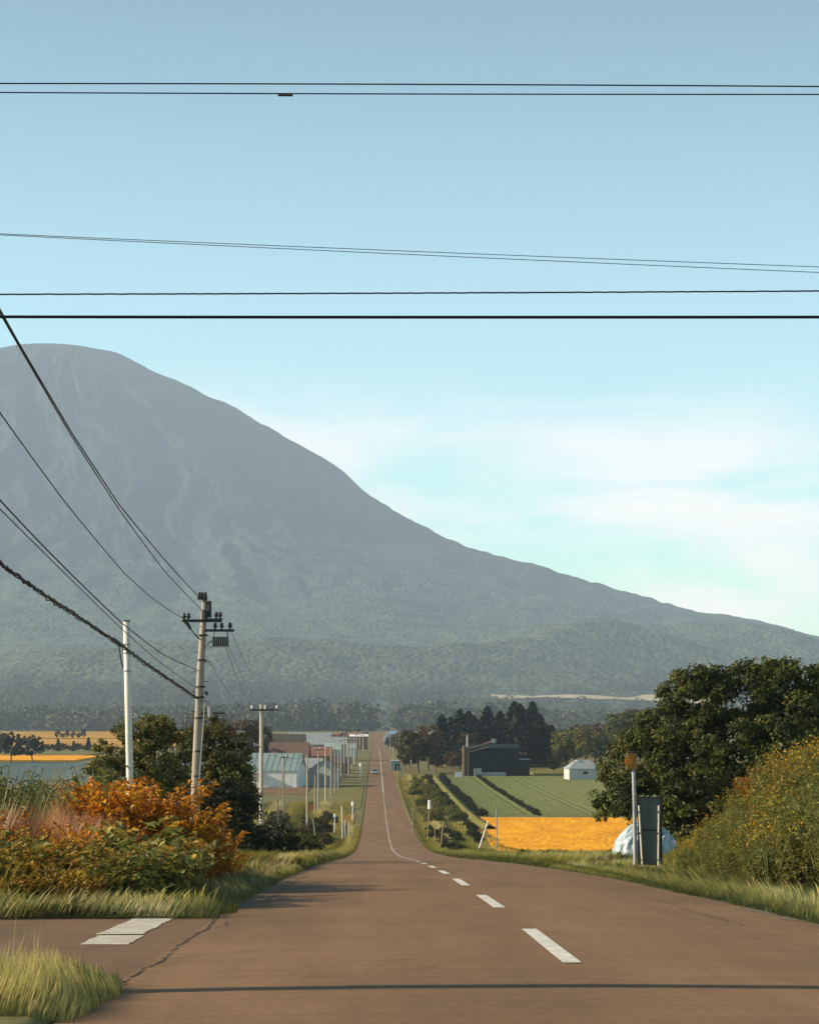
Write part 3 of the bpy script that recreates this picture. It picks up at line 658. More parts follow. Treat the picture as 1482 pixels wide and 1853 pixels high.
# ------------------------------------------------------------------ near plants (prototypes with shared meshes)
def stems_plant(seed, nst, h, spread, leaf, wr, nl, matleaf, matstem, arch=.25, low=.15, flower=None, fn=0, fsize=.03, leafdroop=.2):
    q = np.random.default_rng(seed); mb = MB(); C=[];Nn=[];A=[];Ts=[];FC=[]
    for s in range(nst):
        a = q.uniform(0,2*np.pi); sp = spread*q.uniform(.2,1); H = h*q.uniform(.7,1.1)
        b = np.array([math.cos(a)*sp*.35, math.sin(a)*sp*.35, -.05]); d = np.array([math.cos(a), math.sin(a), 0])
        t = np.linspace(0,1,5)[:,None]; Pt = b + d*sp*(t**1.7) + np.array([0,0,1.])*H*(t - arch*t**3*.6)
        mb.tube(Pt, np.linspace(.012,.004,5)*max(.6,h/1.2), 4, False)
        u_ = np.sort(q.uniform(low,1,nl)); 
        for j,uu in enumerate(u_):
            p = b + d*sp*uu**1.7 + np.array([0,0,1.])*H*(uu - arch*uu**3*.6)
            an = q.uniform(0,2*np.pi); o_ = np.array([math.cos(an), math.sin(an), -leafdroop+q.normal(0,.25)])
            l = leaf*q.uniform(.6,1.25)
            C.append(p + unit(o_)*l*.55); Nn.append(np.array([0,0,1.])+q.normal(0,.38,3)+o_*.25); A.append(o_*l); Ts.append(q.normal(.5,.24))
        if flower is not None:
            for _ in range(fn): FC.append(b + d*sp + np.array([0,0,1.])*H*(1-arch*.6) + q.normal(0,1,3)*np.array([.055,.055,.045])*(1.0+h*.3) - [0,0,.03])
    A = np.array(A); ln = np.linalg.norm(A,axis=1)
    V,Q,T = leaf_quads(np.array(C), np.array(Nn), ln, ln*wr, np.clip(Ts,0,1), A=A, fold=.10)
    parts = [('stem', mb.mesh('stem'), MT[matstem]), ('foliage', np_mesh('foliage',V,[Q],T), MT[matleaf])]
    if FC:
        FC = np.array(FC); V,Q,T = leaf_quads(FC, q.normal(size=FC.shape)+[0,-.3,.8], fsize*q.uniform(.7,1.4,len(FC)), fsize*.8, np.clip(q.normal(.5,.25,len(FC)),0,1))
        parts.append(('flower_head', np_mesh('flower_head',V,[Q],T), MT[flower]))
    return parts
knot = [stems_plant(100+i, 7, 1.05, .50, .145, .62, 24, 'leaf_knot', 'stem_green', .5) for i in range(4)]
knot_y = [stems_plant(110+i, 8, 1.0, .42, .11, .55, 28, 'leaf_knot_yellow', 'stem_brown', .5) for i in range(3)]
orange = [stems_plant(120+i, 11, 1.25, .55, .085, .55, 62, 'leaf_orange', 'stem_brown', .3) for i in range(3)]
gold = [stems_plant(130+i, 11, 1.15, .42, .115, .22, 34, 'leaf_gold', 'stem_green', .12, .05) for i in range(3)]
gold_f = [stems_plant(140+i, 11, 1.2, .42, .115, .22, 30, 'leaf_gold', 'stem_green', .12, .05, 'flower_gold', 10, .035) for i in range(2)]
rust = [stems_plant(150+i, 9, 1.1, .4, .11, .3, 30, 'leaf_rust', 'stem_brown', .12, .2) for i in range(2)]
low_b = [[('stem', MB().tube([(0,0,-.2),(0,0,.5)],[.05,.02],5).mesh('stem'), MT['bark']), ('foliage', crown([(0,0,.55,.75,.75,.55),(.5,.2,.4,.5,.5,.4),(-.5,-.1,.42,.5,.5,.42),(.1,-.45,.35,.5,.45,.35)], 46, 26, .17, .24, seed=160+i), MT['bush_bright'])] for i in range(3)]

def plants(protos, name, label, cat, group, spots, cm=None, hmul=1.0, where=None):
    for i,(x,y,s) in enumerate(spots):
        lab, grp = label, group
        if where:
            w_ = where(VPX + x*F/y, y); lab, grp = label + ' ' + w_, group + ' ' + w_
        o = place(protos[i%len(protos)], name, lab, cat, (x,y,float(gz(x,y))), sc=s*rnd.uniform(.85,1.15)*hmul, group=grp, crown_mat=cm)
def scat(n, pxa, pxb, Da, Db, s0, s1, fn=None):
    o=[]; tries=0
    while len(o) < n and tries < n*40:
        tries += 1; D = rnd.uniform(Da,Db); px = rnd.uniform(pxa,pxb); x = G(px,D)
        if x > RL-.75 and x < RR+1.0: continue
        if fn and not fn(px,D,x): continue
        o.append((x,D,rnd.uniform(s0,s1)))
    return o
# left bank: big leaved green in front, yellowing to the far left, orange behind
plants(knot, 'knotweed_plant', 'arching large leaved green weed on the left bank,', 'plant', 'large leaved weeds on the left bank,', scat(50, 130, 440, 29.6, 33.5, .45, 1.05), where=lambda px,D: 'below the orange bush and white pole' if px < 290 else 'next to the main road verge')
plants(knot, 'knotweed_plant', 'large leaved green weed in the thicket around the white pole foot', 'plant', 'weeds around the white pole foot', scat(20, 190, 400, 31.5, 35.5, .8, 1.3))
plants(knot_y, 'yellowing_weed', 'yellowing broad leaved weed beside the side road,', 'plant', 'yellowing weeds by the side road,', scat(56, -40, 180, 29.3, 33, .45, .85), where=lambda px,D: 'under the pink grass at the picture edge' if px < 85 else 'next to the green weeds')
plants(knot_y, 'yellowing_weed', 'yellow and orange weed mixed into the green thicket', 'plant', 'yellow weeds in the green thicket', scat(40, 100, 450, 30.0, 37, .6, 1.1))
plants(orange, 'orange_bush', 'bright orange autumn bush behind the green weeds,', 'bush', 'orange bushes on the left bank,', scat(44, 185, 345, 37, 43, 1.0, 1.5), where=lambda px,D: 'in front of the white pole' if px < 262 else 'between white pole and big pole')
plants(orange, 'orange_bush', 'low orange autumn bush at the foot of the big utility pole', 'bush', 'orange bushes at the big pole foot', scat(30, 330, 470, 38, 46, .6, .9, lambda px,D,x: x < -2.7))
plants(low_b, 'dark_shrub', 'dark green roadside shrub below the tall twiggy shrub', 'shrub', 'dark shrubs on the left slope', scat(14, 400, 500, 60, 110, .9, 1.5, lambda px,D,x: x < -4.2), 'leaf_dark')
plants(low_b, 'dark_shrub', 'dark green shrub on the slope below the second utility pole', 'shrub', 'dark shrubs by the second utility pole', scat(24, 445, 575, 110, 215, .7, 1.5, lambda px,D,x: x < -3.4), 'leaf_shrub')
plants(low_b, 'verge_bush', 'olive green bush on the left verge down the road dip', 'bush', 'bushes on the left verge of the dip', scat(30, 480, 640, 200, 330, .9, 1.7, lambda px,D,x: x < -4.0), 'leaf_mixed')
plants(low_b, 'garden_bush', 'bright green bush among the plots right of the road', 'bush', 'bushes in the right hand plots', scat(34, 735, 830, 330, 560, .9, 1.7, lambda px,D,x: 7.0 < x < 12.0))
plants(low_b, 'hedge_bush', 'dark bush in the hedgerow between road plots and narrow green field', 'bush', 'hedgerow beside the narrow green field', [(12.6+rnd.uniform(-.3,.3)+ (0 if D>330 else (D-330)*.02), D, rnd.uniform(.5,.95)) for D in np.arange(250,590,5.0)], 'leaf_dark')
plants(low_b, 'hedge_bush', 'dark bush in the hedgerow between the two green fields', 'bush', 'hedgerow between the green fields', [(25.4+rnd.uniform(-.2,.2), D, rnd.uniform(.4,.7)) for D in np.arange(366,590,4.0)], 'leaf_dark')
plants(low_b, 'hedge_bush', 'dark bush along the pale grassy bank in front of the barn', 'bush', 'hedgerow along the grassy bank', [(16.2+rnd.uniform(-.3,.3), D, rnd.uniform(.6,1.1)) for D in np.arange(360,585,6)], 'leaf_dark')
plants(low_b, 'ditch_bush', 'dark shrub in the ditch before the orange field', 'shrub', 'shrubs before the orange field', scat(18, 765, 835, 180, 300, .5, .9, lambda px,D,x: 5.8 < x < 9.0), 'leaf_dark')
plants(low_b, 'verge_shrub', 'green shrub on the grassy verge below the orange field', 'shrub', 'shrubs below the orange field', scat(12, 890, 1120, 88, 130, .25, .42, lambda px,D,x: x > 6.3), 'leaf_shrub')
plants(orange, 'orange_weed', 'small orange weed growing up through the green and yellow thicket', 'plant', 'orange weeds in the green thicket', scat(26, -20, 440, 31.5, 37, .45, .85))
plants(knot, 'knotweed_plant', 'dark green leafy weed among the yellowing plants near the picture edge', 'plant', 'green weeds among the yellowing plants', scat(16, -50, 190, 30, 33.5, .6, .95))
plants(orange, 'orange_weed', 'rusty orange bush standing in the pink dry grass', 'bush', 'orange bushes in the pink grass', scat(9, -40, 200, 38, 44, .6, 1.0))
plants(gold, 'seeding_weed', 'tall olive seeding weed behind the pink grass in front of the blue green field', 'plant', 'olive weeds before the blue green field', scat(34, -60, 190, 42, 52, 1.2, 1.75), 'leaf_shrub')
# right bank of goldenrod
def bank_ok(px, D, x): return x > 6.15 + .25*math.sin(D) and px > 1228 + max(0, 44-D)*2
def slope_scale(sp): return [(x,y,s*float(np.interp(VPX+x*F/y,[1228,1290,1380,1482],[.42,.68,.88,.98]))) for x,y,s in sp]
plants(gold, 'goldenrod_plant', 'dusty green weed on the flowering bank,', 'plant', 'green weeds on the flowering bank,', slope_scale(scat(215, 1190, 1560, 32.5, 50, .8, 1.15, bank_ok)), where=lambda px,D: ('low by the verge' if D < 37 else 'on its middle slope' if D < 44 else 'on its far top') + (' close to the dark sign' if px < 1330 else ' towards the picture edge'))
plants(gold_f, 'goldenrod_plant', 'yellow flowering tall weed on the bank,', 'plant', 'yellow flowering weeds on the bank,', slope_scale(scat(66, 1200, 1560, 33, 51, .8, 1.15, lambda px,D,x: bank_ok(px,D,x) and (D > 43.5 or fbm(np.array(px/60.),np.array(D/3.),5,2) > .54))), where=lambda px,D: 'low near its foot' if D < 40 else 'up on its ridge near the dark sign' if px < 1340 else 'up on its ridge under the big tree')
plants(rust, 'rusty_weed', 'rust orange weed along the top of the flowering bank', 'plant', 'rusty weeds on the bank top', scat(26, 1330, 1640, 46, 53, .8, 1.15, lambda px,D,x: x > 7.8))
plants(low_b, 'bank_shrub', 'dark leafy shrub low in the flowering bank by the verge', 'shrub', 'dark shrubs at the bank foot', scat(14, 1230, 1500, 34, 37.5, .35, .6, lambda px,D,x: 6.1 < x < 8), 'leaf_shrub')

# ------------------------------------------------------------------ grasses
def lerp(a,b): return lambda u: a+(b-a)*u
r1 = np.random.default_rng(9)
def edge_left(y): return np.where(y < 30.4, np.interp(y, [26.7,27.5,30.4],[-4.4,-3.1,-2.0]), RL+.02)
grass_area('verge_grass', 38000, lambda u,y: edge_left(y) - u**1.3*1.3, lambda u: 27.6+u**1.5*40, .15, .011, MT['grass_green'], 'ragged green grass verge left of the road', seed=1, lean=.8, hvar=.6)
grass_area('side_verge_grass', 17000, lambda u,y: -9+u*7.2, lambda u: 27.1+u*2.2, .17, .011, MT['grass_green'], 'green grass fringe along the side road', seed=12, lean=.8, hvar=.6)
grass_area('far_verge_grass', 30000, lambda u,y: RL-.0 - u**1.3*(1.8+ y*.012), lambda u: 60+u**1.5*260, .36, .05, MT['grass_far'], 'sunlit grass verge running down the left roadside', seed=2, lean=.6, clump=.5)
grass_area('verge_grass', 44000, lambda u,y: RR-.05 + u**1.2*2.1, lambda u: 22+u**1.4*48, .19, .011, MT['grass_green'], 'soft green grass verge below the flowering bank', seed=3, lean=.8, hvar=.6)
grass_area('far_verge_grass', 32000, lambda u,y: RR-.05 + u*(2.5+y*.022), lambda u: 66+u**1.5*260, .36, .05, MT['grass_far'], 'green grass verge running down the right roadside', seed=4, lean=.6, clump=.5)
grass_area('pink_grass', 15000, lambda u,y: (-140+u*310-VPX)*y/F, lambda u: 34.5+u*8, .95, .012, MT['grass_pink'], 'stand of tall pinkish brown dry grass behind the weeds', seed=5, lean=.5, hvar=.4, clump=1.1, edge=.1)
grass_area('tall_dry_grass', 1800, lambda u,y: (-150+u*350-VPX)*y/F, lambda u: 40+u*14, 1.5, .020, MT['grass_pale'], 'tall dry olive grass in front of the blue green field', seed=6, lean=.45, clump=.7)
grass_area('corner_grass', 15000, lambda u,y: -1.74 - u**1.1*2.7 - .5*np.clip(y-16.3,0,1), lambda u: 13.6+u*3.5, .235, .0065, MT['grass_pale'], 'pale tall grass tuft on the near junction corner', seed=7, lean=.5, hvar=.6, clump=1.8, edge=.45)
grass_area('undergrowth', 26000, lambda u,y: np.minimum((-120+u*600-VPX)*y/F, RL-1.0-.6*np.abs(np.sin(y*3))), lambda u: 29.8+u**1.3*60, .45, .03, MT['grass_far'], 'rough undergrowth below the weeds on the left bank', seed=8, lean=.6)
grass_area('bank_undergrowth', 30000, lambda u,y: 6.2+u*7, lambda u: 32+u*24, .5, .018, MT['leaf_gold'], 'rough undergrowth below the weeds on the flowering bank', seed=10, lean=.5)
grass_area('slope_grass', 34000, lambda u,y: -3.4-u*16, lambda u: 90+u*330, .55, .12, MT['grass_far'], 'olive grass on the slope below the far poles', seed=11, lean=.6, clump=.12)
grass_area('plot_grass', 20000, lambda u,y: 5.2+u*8, lambda u: 250+u*340, .45, .14, MT['grass_far'], 'green plots of low plants beside the far road', seed=13, lean=.6, clump=.08)
grass_area('verge_weeds', 2600, lambda u,y: edge_left(y) - .1 - u*1.2, lambda u: 26.9+u**1.4*34, .30, .022, MT['grass_pale'], 'scattered dry stems in the left verge', seed=21, lean=.9, clump=3)
grass_area('verge_weeds', 2600, lambda u,y: RR+.1 + u*1.8, lambda u: 22+u**1.3*44, .28, .022, MT['grass_pale'], 'scattered dry stems in the verge below the bank', seed=22, lean=.9, clump=3)
grass_area('side_verge_weeds', 1600, lambda u,y: -9+u*7.0, lambda u: 27.3+u*1.6, .30, .022, MT['leaf_gold'], 'broad weeds among the side road grass', seed=23, lean=1.0, clump=3)
grass_area('corner_seed_stems', 420, lambda u,y: -1.75 - u*2.7 - .5*np.clip(y-16.3,0,1), lambda u: 14.6+u*2.4, .40, .0055, MT['grass_pale'], 'tall seed stems standing above the corner grass', seed=24, lean=.35, clump=2)
# grassy bank strip
def bankz(X,Y): return gz(X,Y) + .75*np.exp(-((X-14.4)/.9)**2) - .05 + .18*(vnoise(X*1.4,Y*.4,3)-.5)
tag(link('grassy_bank', grid_mesh('grassy_bank', np.linspace(12.9,15.9,13), np.arange(300,575,3.), bankz), MT['f_olive']), 'pale green grassy bank running parallel to the road', kind='structure')

# ------------------------------------------------------------------ utility poles
def ins_mesh(h=.16, r=.055):
    mb = MB(); mb.tube([(0,0,0),(0,0,h*.3),(0,0,h*.32),(0,0,h*.55),(0,0,h*.57),(0,0,h*.8),(0,0,h)], [r*.4,r*.45,r,r*.9,r*.55,r*.85,r*.3], 8); return mb.mesh('insulator', True)
INS = ins_mesh(); INS_DARK = ins_mesh(); INS_DARK.materials.append(MT['dark_metal'])
def far_pole(px, py_top, D, label, r=.16, arms=1, brace=None, group='row of utility poles beside the far road', m='old_pole', armw=1.6, extra=None, lean=0.0):
    x,y,z = on(px, D); top = (HY-py_top)*D/F; h = top - z
    t = thing('utility_pole', label, 'utility pole', (x,y,z), group=group)
    MB().tube([(0,0,-.3),(lean*.5,0,h*.5),(lean,0,h)],[r,r*.82,r*.62],8).build('pole', MT[m], t)
    for a in range(arms):
        za = h-.35-a*.9
        arm = MB().box((lean+.2,-.12,za),(armw,.09,.10)).build('crossarm', MT['dark_metal'], t)
        for dx in (-armw*.45, .05, armw*.45): link('insulator', INS, MT['porcelain'], arm, (lean+.2+dx,-.12,za+.05), sc=1.6)
    if brace: MB().tube([(0,0,h*brace[1]),(brace[0],0,-.2)],[.06,.06],6).build('brace', MT['wood'], t)
    if extra == 'sign':
        MB().box((.45,-.2,h*.34),(.62,.03,.62), Matrix.Rotation(R(45),3,'Y')).build('sign_plate', MT['orange_sign'], t)
    if extra == 'bracket':
        MB().tube([(-.1,0,h-2.6),(-.45,-.05,h-2.6),(-.45,-.05,h-2.45)],[.03,.03,.03],5).build('bracket', MT['porcelain'], t)
    return t, h
far_pole(473, 1275, 150, 'second grey utility pole, between dark bushes and the pale barn', r=.17, arms=1, armw=1.75, extra='bracket', group=None)
far_pole(513.5, 1366, 318, 'dark utility pole with a long slanting brace before the pale barn', brace=(-1.35,.80), armw=1.3, m='wood')
far_pole(556, 1366.6, 284, 'bare pole with an orange diamond sign in front of the grey shed', arms=0, extra='sign', r=.15)
far_pole(576, 1353, 385, 'utility pole with a crossarm right of the pale barn', armw=1.8)
far_pole(570, 1402, 372, 'short bare wooden post right of the pole with the orange sign', arms=0, r=.15, m='wood')
far_pole(599, 1348, 452, 'slim utility pole in front of the grey striped shed end', arms=0, r=.17)
far_pole(612, 1344, 500, 'utility pole with a white slanting brace by the far meadow', brace=(-1.0,.45), arms=0, r=.17)
far_pole(623, 1325.6, 590, 'tallest pale pole of the far row, with a crossarm', armw=2.2, r=.22)
far_pole(631, 1343, 575, 'dark stubby pole just right of the tallest pale far pole', r=.2, arms=0)
far_pole(636.5, 1336, 660, 'far pole with crossarm, second past the tallest pale pole', armw=2.0, r=.2)
far_pole(645.5, 1328, 760, 'far pale pole with a crossarm near the white strip roof', armw=2.4, r=.22)
far_pole(651, 1331, 900, 'thin far pole between the white strip roof and the road', arms=0, r=.2)
far_pole(657, 1330, 1050, 'last far pole at the road edge under the rise', armw=2.4, r=.24)
far_pole(706, 1332, 1000, 'far pole right of the road beside the white gabled shed', armw=2.0, r=.2)
far_pole(722.5, 1328, 880, 'far pole right of the road beside the flat roofed shed', arms=0, r=.2)

far_pole(589, 1352, 430, 'slim pole between the crossarm pole and the striped shed end', arms=0, r=.15)
far_pole(606, 1347, 480, 'thin pole just left of the white braced pole', arms=0, r=.14, m='wood')
far_pole(617, 1338, 545, 'pole with a crossarm just left of the tallest pale pole', armw=1.6, r=.17)
far_pole(627.5, 1336, 620, 'pole with a crossarm tucked right of the tallest pale pole', armw=1.8, r=.18)
far_pole(641, 1334, 710, 'far thin pole in the middle of the receding row', arms=0, r=.2)
far_pole(661.5, 1329, 1250, 'tiny pole beyond the last far pole at the road edge', arms=0, r=.25)
far_pole(712, 1352, 700, 'lone slim pole right of the far road before the trees', arms=0, r=.17)
for i,(px,top,D) in enumerate(((654,1326,1180),(659,1324,1320),(663,1322,1420),(666,1321,1540),(701,1326,1250),(699,1322,1450))):
    far_pole(px, top, D, 'tiny pole standing where the far road climbs the rise', arms=i%2, r=.26, armw=2.6, group='tiny poles on the far rise')
def main_pole():
    D = 75.0; k = D/F
    x,y,z = on(351, D); t = thing('utility_pole', 'big leaning concrete utility pole with crossarms and transformer, nearest on the left', 'utility pole', (x,y,z))
    def q(px,py,dy=0.0): v = P(px,py,D); return Vector((v.x-x, dy, v.z-z))
    MB().tube([q(350.4,1530), q(356,1380), q(363,1215), q(370.5,1082)],[.155,.145,.12,.085],14).build('pole', MT['concrete_pole'], t, smooth=True)
    for py in (1150,1195,1243,1262,1300,1360,1405):
        px = np.interp(py,[1082,1530],[370.5,350.4]); c = q(px,py); MB().tube([c-Vector((0,0,.03)), c+Vector((0,0,.03))],[.155,.155],12).build('band', MT['dark_metal'], t)
    for i,py in enumerate(range(1180,1440,18)):
        px = np.interp(py,[1082,1530],[370.5,350.4]); c = q(px,py); s = 1 if i%2 else -1
        MB().tube([c+Vector((.1*s,-.05,0)), c+Vector((.26*s,-.05,0))],[.011,.011],4).build('step_bolt', MT['dark_metal'], t)
    a1 = MB().box(q(366,1124,-.16),(1.25,.09,.09)).build('crossarm', MT['dark_metal'], t)
    a2 = MB().box(q(398,1141.5,-.16),(.92,.08,.08)).build('crossarm', MT['dark_metal'], t)
    a3 = MB().box(q(388,1122,-.30),(.55,.07,.07)).build('crossarm', MT['dark_metal'], t)
    for px,py,par in ((334,1122,a1),(342,1122,a1),(392,1120,a3),(399,1120,a3),(390,1139.5,a2),(402,1139.5,a2),(417,1139.5,a2)):
        link('insulator', INS_DARK, MT['dark_metal'], par, q(px,py,-.16), sc=1.35)
    MB().tube([q(334,1124,-.2), q(341,1131,-.2), q(346,1139,-.15)],[.05,.06,.04],6).build('strain_insulator', MT['dark_metal'], t)
    MB().tube([q(346,1139,-.15), q(355,1151,-.12), q(363,1158,-.1)],[.018,.018,.018],5).build('jumper_wire', MT['wire_black'], t)
    # head fitting with pin insulators
    MB().box(q(367,1083,-.1),(.30,.12,.10)).build('head_bracket', MT['dark_metal'], t)
    for px in (361,366,372): link('insulator', INS_DARK, MT['dark_metal'], t, q(px,1083,-.1), sc=1.25)
    MB().tube([q(379,1088,-.05), q(379,1118,-.05)],[.07,.07],8).build('surge_arrester', MT['dark_metal'], t)
    MB().tube([q(371,1105,-.15), q(371,1122,-.15)],[.10,.10],8).build('cutout_switch', MT['dark_metal'], t)
    b = MB().box(q(399.5,1161,-.1),(.50,.36,.27)).build('transformer_box', MT['dark_metal'], t)
    for px in (387,391,395,399,403,407,411): MB().box(q(px,1161,-.30),(.022,.05,.23)).build('cooling_fin', MT['grey_metal'], b)
    MB().box(q(397,1170.5,-.1),(.62,.30,.035)).build('tray', MT['grey_metal'], t)
    MB().tube([q(388,1141,-.1), q(388,1154,-.1)],[.015,.015],5).build('hanger', MT['dark_metal'], t)
    MB().tube([q(412,1141,-.1), q(412,1154,-.1)],[.015,.015],5).build('hanger', MT['dark_metal'], t)
    MB().tube([q(372,1172,-.1), q(376,1165,-.1), q(385,1160,-.1)],[.012,.012,.012],5).build('jumper_wire', MT['wire_black'], t)
    # low can and its arm
    MB().tube([q(381,1298,-.12), q(381,1280,-.12)],[.09,.09],10).build('junction_can', MT['grey_metal'], t)
    MB().box(q(386,1291,-.1),(.75,.05,.05)).build('can_arm', MT['dark_metal'], t)
    MB().tube([q(372,1252,-.12), q(376,1258,-.12)],[.06,.06],6).build('clamp', MT['dark_metal'], t)
    MB().tube([q(372,1260,-.13), q(368,1320,-.15), q(359,1440,-.15)],[.022,.022,.022],6).build('conduit', MT['grey_metal'], t)
main_pole()
# near pole, just outside the picture edge: it carries every wire overhead and its shadow lies across the road
NPX, NPY = -5.3, 16.1
def near_pole():
    z = float(gz(NPX,NPY)); t = thing('utility_pole', 'tall near utility pole whose shadow crosses the road in front', 'utility pole', (NPX,NPY,z)); h = 9.6
    MB().tube([(0,0,-.4),(0,0,h*.5),(0,0,h)],[.19,.16,.12],14).build('pole', MT['concrete_pole'], t, smooth=True)
    a = MB().box((.17,0,h-.9),(.1,1.7,.1)).build('crossarm', MT['dark_metal'], t)
    for dy in (-.75,-.3,.75): link('insulator', INS, MT['porcelain'], a, (.17,dy,h-.85), sc=1.2)
    MB().box((0,-.17,h-1.6),(1.3,.09,.09)).build('crossarm', MT['dark_metal'], t)
near_pole()
def east_pole():
    x,y = 27.0, 17.3; z = float(gz(x,y)); t = thing('utility_pole', 'utility pole far outside the right picture edge taking the crossing wires', 'utility pole', (x,y,z))
    MB().tube([(0,0,-.4),(0,0,8.5)],[.17,.11],12).build('pole', MT['concrete_pole'], t, smooth=True)
    MB().box((-.15,0,7.9),(.1,1.5,.1)).build('crossarm', MT['dark_metal'], t)
east_pole()

def wire(name, pts, r, m, label, group=None, n=40, k=5, twist=0.0):
    pts = np.array([list(p) for p in pts], float)
    s = np.linspace(0,1,n)
    if len(pts) == 2: Q = pts[0] + (pts[1]-pts[0])*s[:,None]
    else:
        d = np.concatenate([[0],np.cumsum(np.linalg.norm(np.diff(pts,axis=0),axis=1))]); d /= d[-1]
        Q = np.stack([np.interp(s,d,pts[:,i]) for i in range(3)],1)
    if twist:
        ph = np.cumsum(np.random.default_rng(2).uniform(.6,3.2,n)); Q[:,2] += twist*np.sin(ph); Q[:,0] += twist*.5*np.cos(ph)
    o = MB().tube(Q, r, k, False).build(name, m, smooth=True)
    return tag(o, label, 'wire', group)
# five wires across the sky, all at the near pole's distance
def cross(y0, y1, D0, D1, r, m, label, sag=0.0, kn=0):
    pxs = np.linspace(-720, 7300, 160); pts = []
    for px in pxs:
        D = np.interp(px,[0,1482],[D0,D1]) if D0==D1 else D0 + (D1-D0)*px/1482
        x = (px-VPX)*D/F
        if x < NPX: continue
        s = sag*4*((px-741)/1482)**2 * -1
        pts.append(P(px, y0+(y1-y0)*px/1482 + s, D))
    return wire('overhead_wire', pts, r, m, label, n=len(pts)*2 if not kn else 900, twist=kn)
cross(149, 154.5, 16.9, 16.9, .0055, MT['wire_black'], 'topmost black wire crossing the sky, upper of the top pair', -1.2)
cross(167.5, 171, 16.5, 16.5, .0050, MT['wire_black'], 'second wire from the top, just under the topmost one', 1.0)
cross(424, 484, 17.2, 17.2, .0030, MT['wire_grey'], 'thin pale wire sloping down to the east, upper of the faint pair', 1.5)
cross(426, 494, 17.0, 17.0, .0030, MT['wire_grey'], 'thin pale wire sloping more steeply, lower of the faint pair', 1.5)
cross(533, 527, 16.3, 16.3, .0058, MT['wire_black'], 'knotted spiral wire just above the thickest black cable', .8, .0010)
cross(573.5, 574, 16.3, 16.3, .0110, MT['wire_black'], 'thickest black cable crossing the sky over the mountain top', .5)
wire('wire_joint', [P(503,171.5,16.49), P(530,171.7,16.49)], .009, MT['wire_brown'], 'small brownish sleeve clamped on the second wire from the top', n=4)

# wires from the big pole up to the near pole
def span(pxy, r, m, label, n=60, twist=0.0, Dend=75.0, xend=None):
    """pxy: photo points from the left edge to the big pole; depth follows the line of poles"""
    pxy = np.array(pxy, float)
    xE = (pxy[-1,0]-VPX)*Dend/F
    a, b = np.array([NPX, NPY]), np.array([xE, Dend])
    def depth(px):
        sl = (px-VPX)/F    # x = sl*D on the pole line
        tt = (sl*a[1]-a[0])/((b[0]-a[0]) - sl*(b[1]-a[1])); return a[1]+tt*(b[1]-a[1]), tt
    Dp, tp, zp = [], [], []
    for px,py in pxy:
        D,tt = depth(px); Dp.append(D); tp.append(tt); zp.append((HY-py)*D/F)
    tp = np.array(tp); zp = np.array(zp)
    c = np.polyfit(tp, zp, 2)
    T = np.linspace(0,1,n); 
    Z = np.polyval(c, T)
    ins = (T >= tp.min())
    Z = np.where(ins, .35*Z + .65*np.interp(T, tp, zp) if len(tp) > 4 else Z, Z)
    off = np.polyval(c, tp.min()) - (.35*np.polyval(c, tp.min()) + .65*zp[0] if len(tp) > 4 else np.polyval(c, tp.min()))
    Z = np.where(ins, Z, Z - off)
    X = a[0]+(b[0]-a[0])*T; Y = a[1]+(b[1]-a[1])*T
    if twist: jj = np.random.default_rng(n).normal(size=(2,n)); X = X + twist*jj[0]; Z = Z + twist*jj[1]
    return tag(MB().tube(np.stack([X,Y,Z],1), r, 5, False).build('overhead_wire', m, smooth=True), label, 'wire')
span([(0,558),(35,622),(130,785),(216,915),(302,1015),(360,1081)], .014, MT['wire_black'], 'upper of the steep wires running up from the big pole head', 140)
span([(0,566),(35,627),(130,790),(216,922),(295,1030),(364,1103)], .012, MT['wire_black'], 'steep wire just under the uppermost one from the big pole')
span([(0,747),(60,830),(119,910),(227,1040),(280,1086),(331,1119)], .011, MT['wire_black'], 'wire from the outer end of the big pole upper crossarm')
span([(0,906),(57,966),(113,1022),(221,1128),(290,1182),(360,1214)], .013, MT['wire_black'], 'wire meeting the big pole below its crossarms, upper of a pair')
span([(0,922),(57,978),(113,1032),(221,1139),(285,1196),(357,1246)], .009, MT['wire_black'], 'thin wire just below the pair meeting the big pole')
span([(0,1018),(50,1057),(103,1091),(160,1127),(215,1164),(270,1205),(355,1262)], .026, MT['wire_brown'], 'thick brownish bundled cable lashed along its length, lowest on the left', 420, .010)
span([(0,1021),(50,1061),(103,1096),(160,1131),(215,1168),(270,1209),(355,1265)], .012, MT['wire_black'], 'dark carrier strand running along the thick bundled cable', 300, .012)
wire('cable_loop', [P(208,1158,52), P(214,1166,52), P(217,1180,52), P(219,1196,52), P(222,1208,52)], .014, MT['wire_black'], 'short cable tail drooping from the bundled cable beside the white pole', n=14)
wire('cable_clamp', [P(203,1156,52), P(218,1167,52)], .05, MT['wire_black'], 'dark splice sleeve on the bundled cable beside the white pole', n=4)
def sagw(A, B, sag, r, m, label, n=24):
    A, B = np.array(A), np.array(B); s = np.linspace(0,1,n)[:,None]; Q = A+(B-A)*s; Q[:,2] -= sag*4*(s*(1-s))[:,0]
    return tag(MB().tube(Q, r, 4, False).build('overhead_wire', m, smooth=True), label, 'wire')
for i,(a,b,l) in enumerate((((408,1170),(465,1279),'thin wire dropping from the transformer box to the second pole'),((414,1170),(484,1279),'thin wire from the transformer box to the second pole middle insulator'),((417,1140),(504,1279),'thin wire from the lower crossarm end to the second pole arm tip'),((372,1186),(472,1300),'lowest thin wire between the big pole and the second pole'))):
    sagw(P(*a,75), P(*b,150), .55, .010, MT['wire_grey'], l)
pp = [((473,1280),150),((513.5,1370),318),((576,1357),385),((623,1330),590),((645.5,1332),760),((657,1333),1050)]
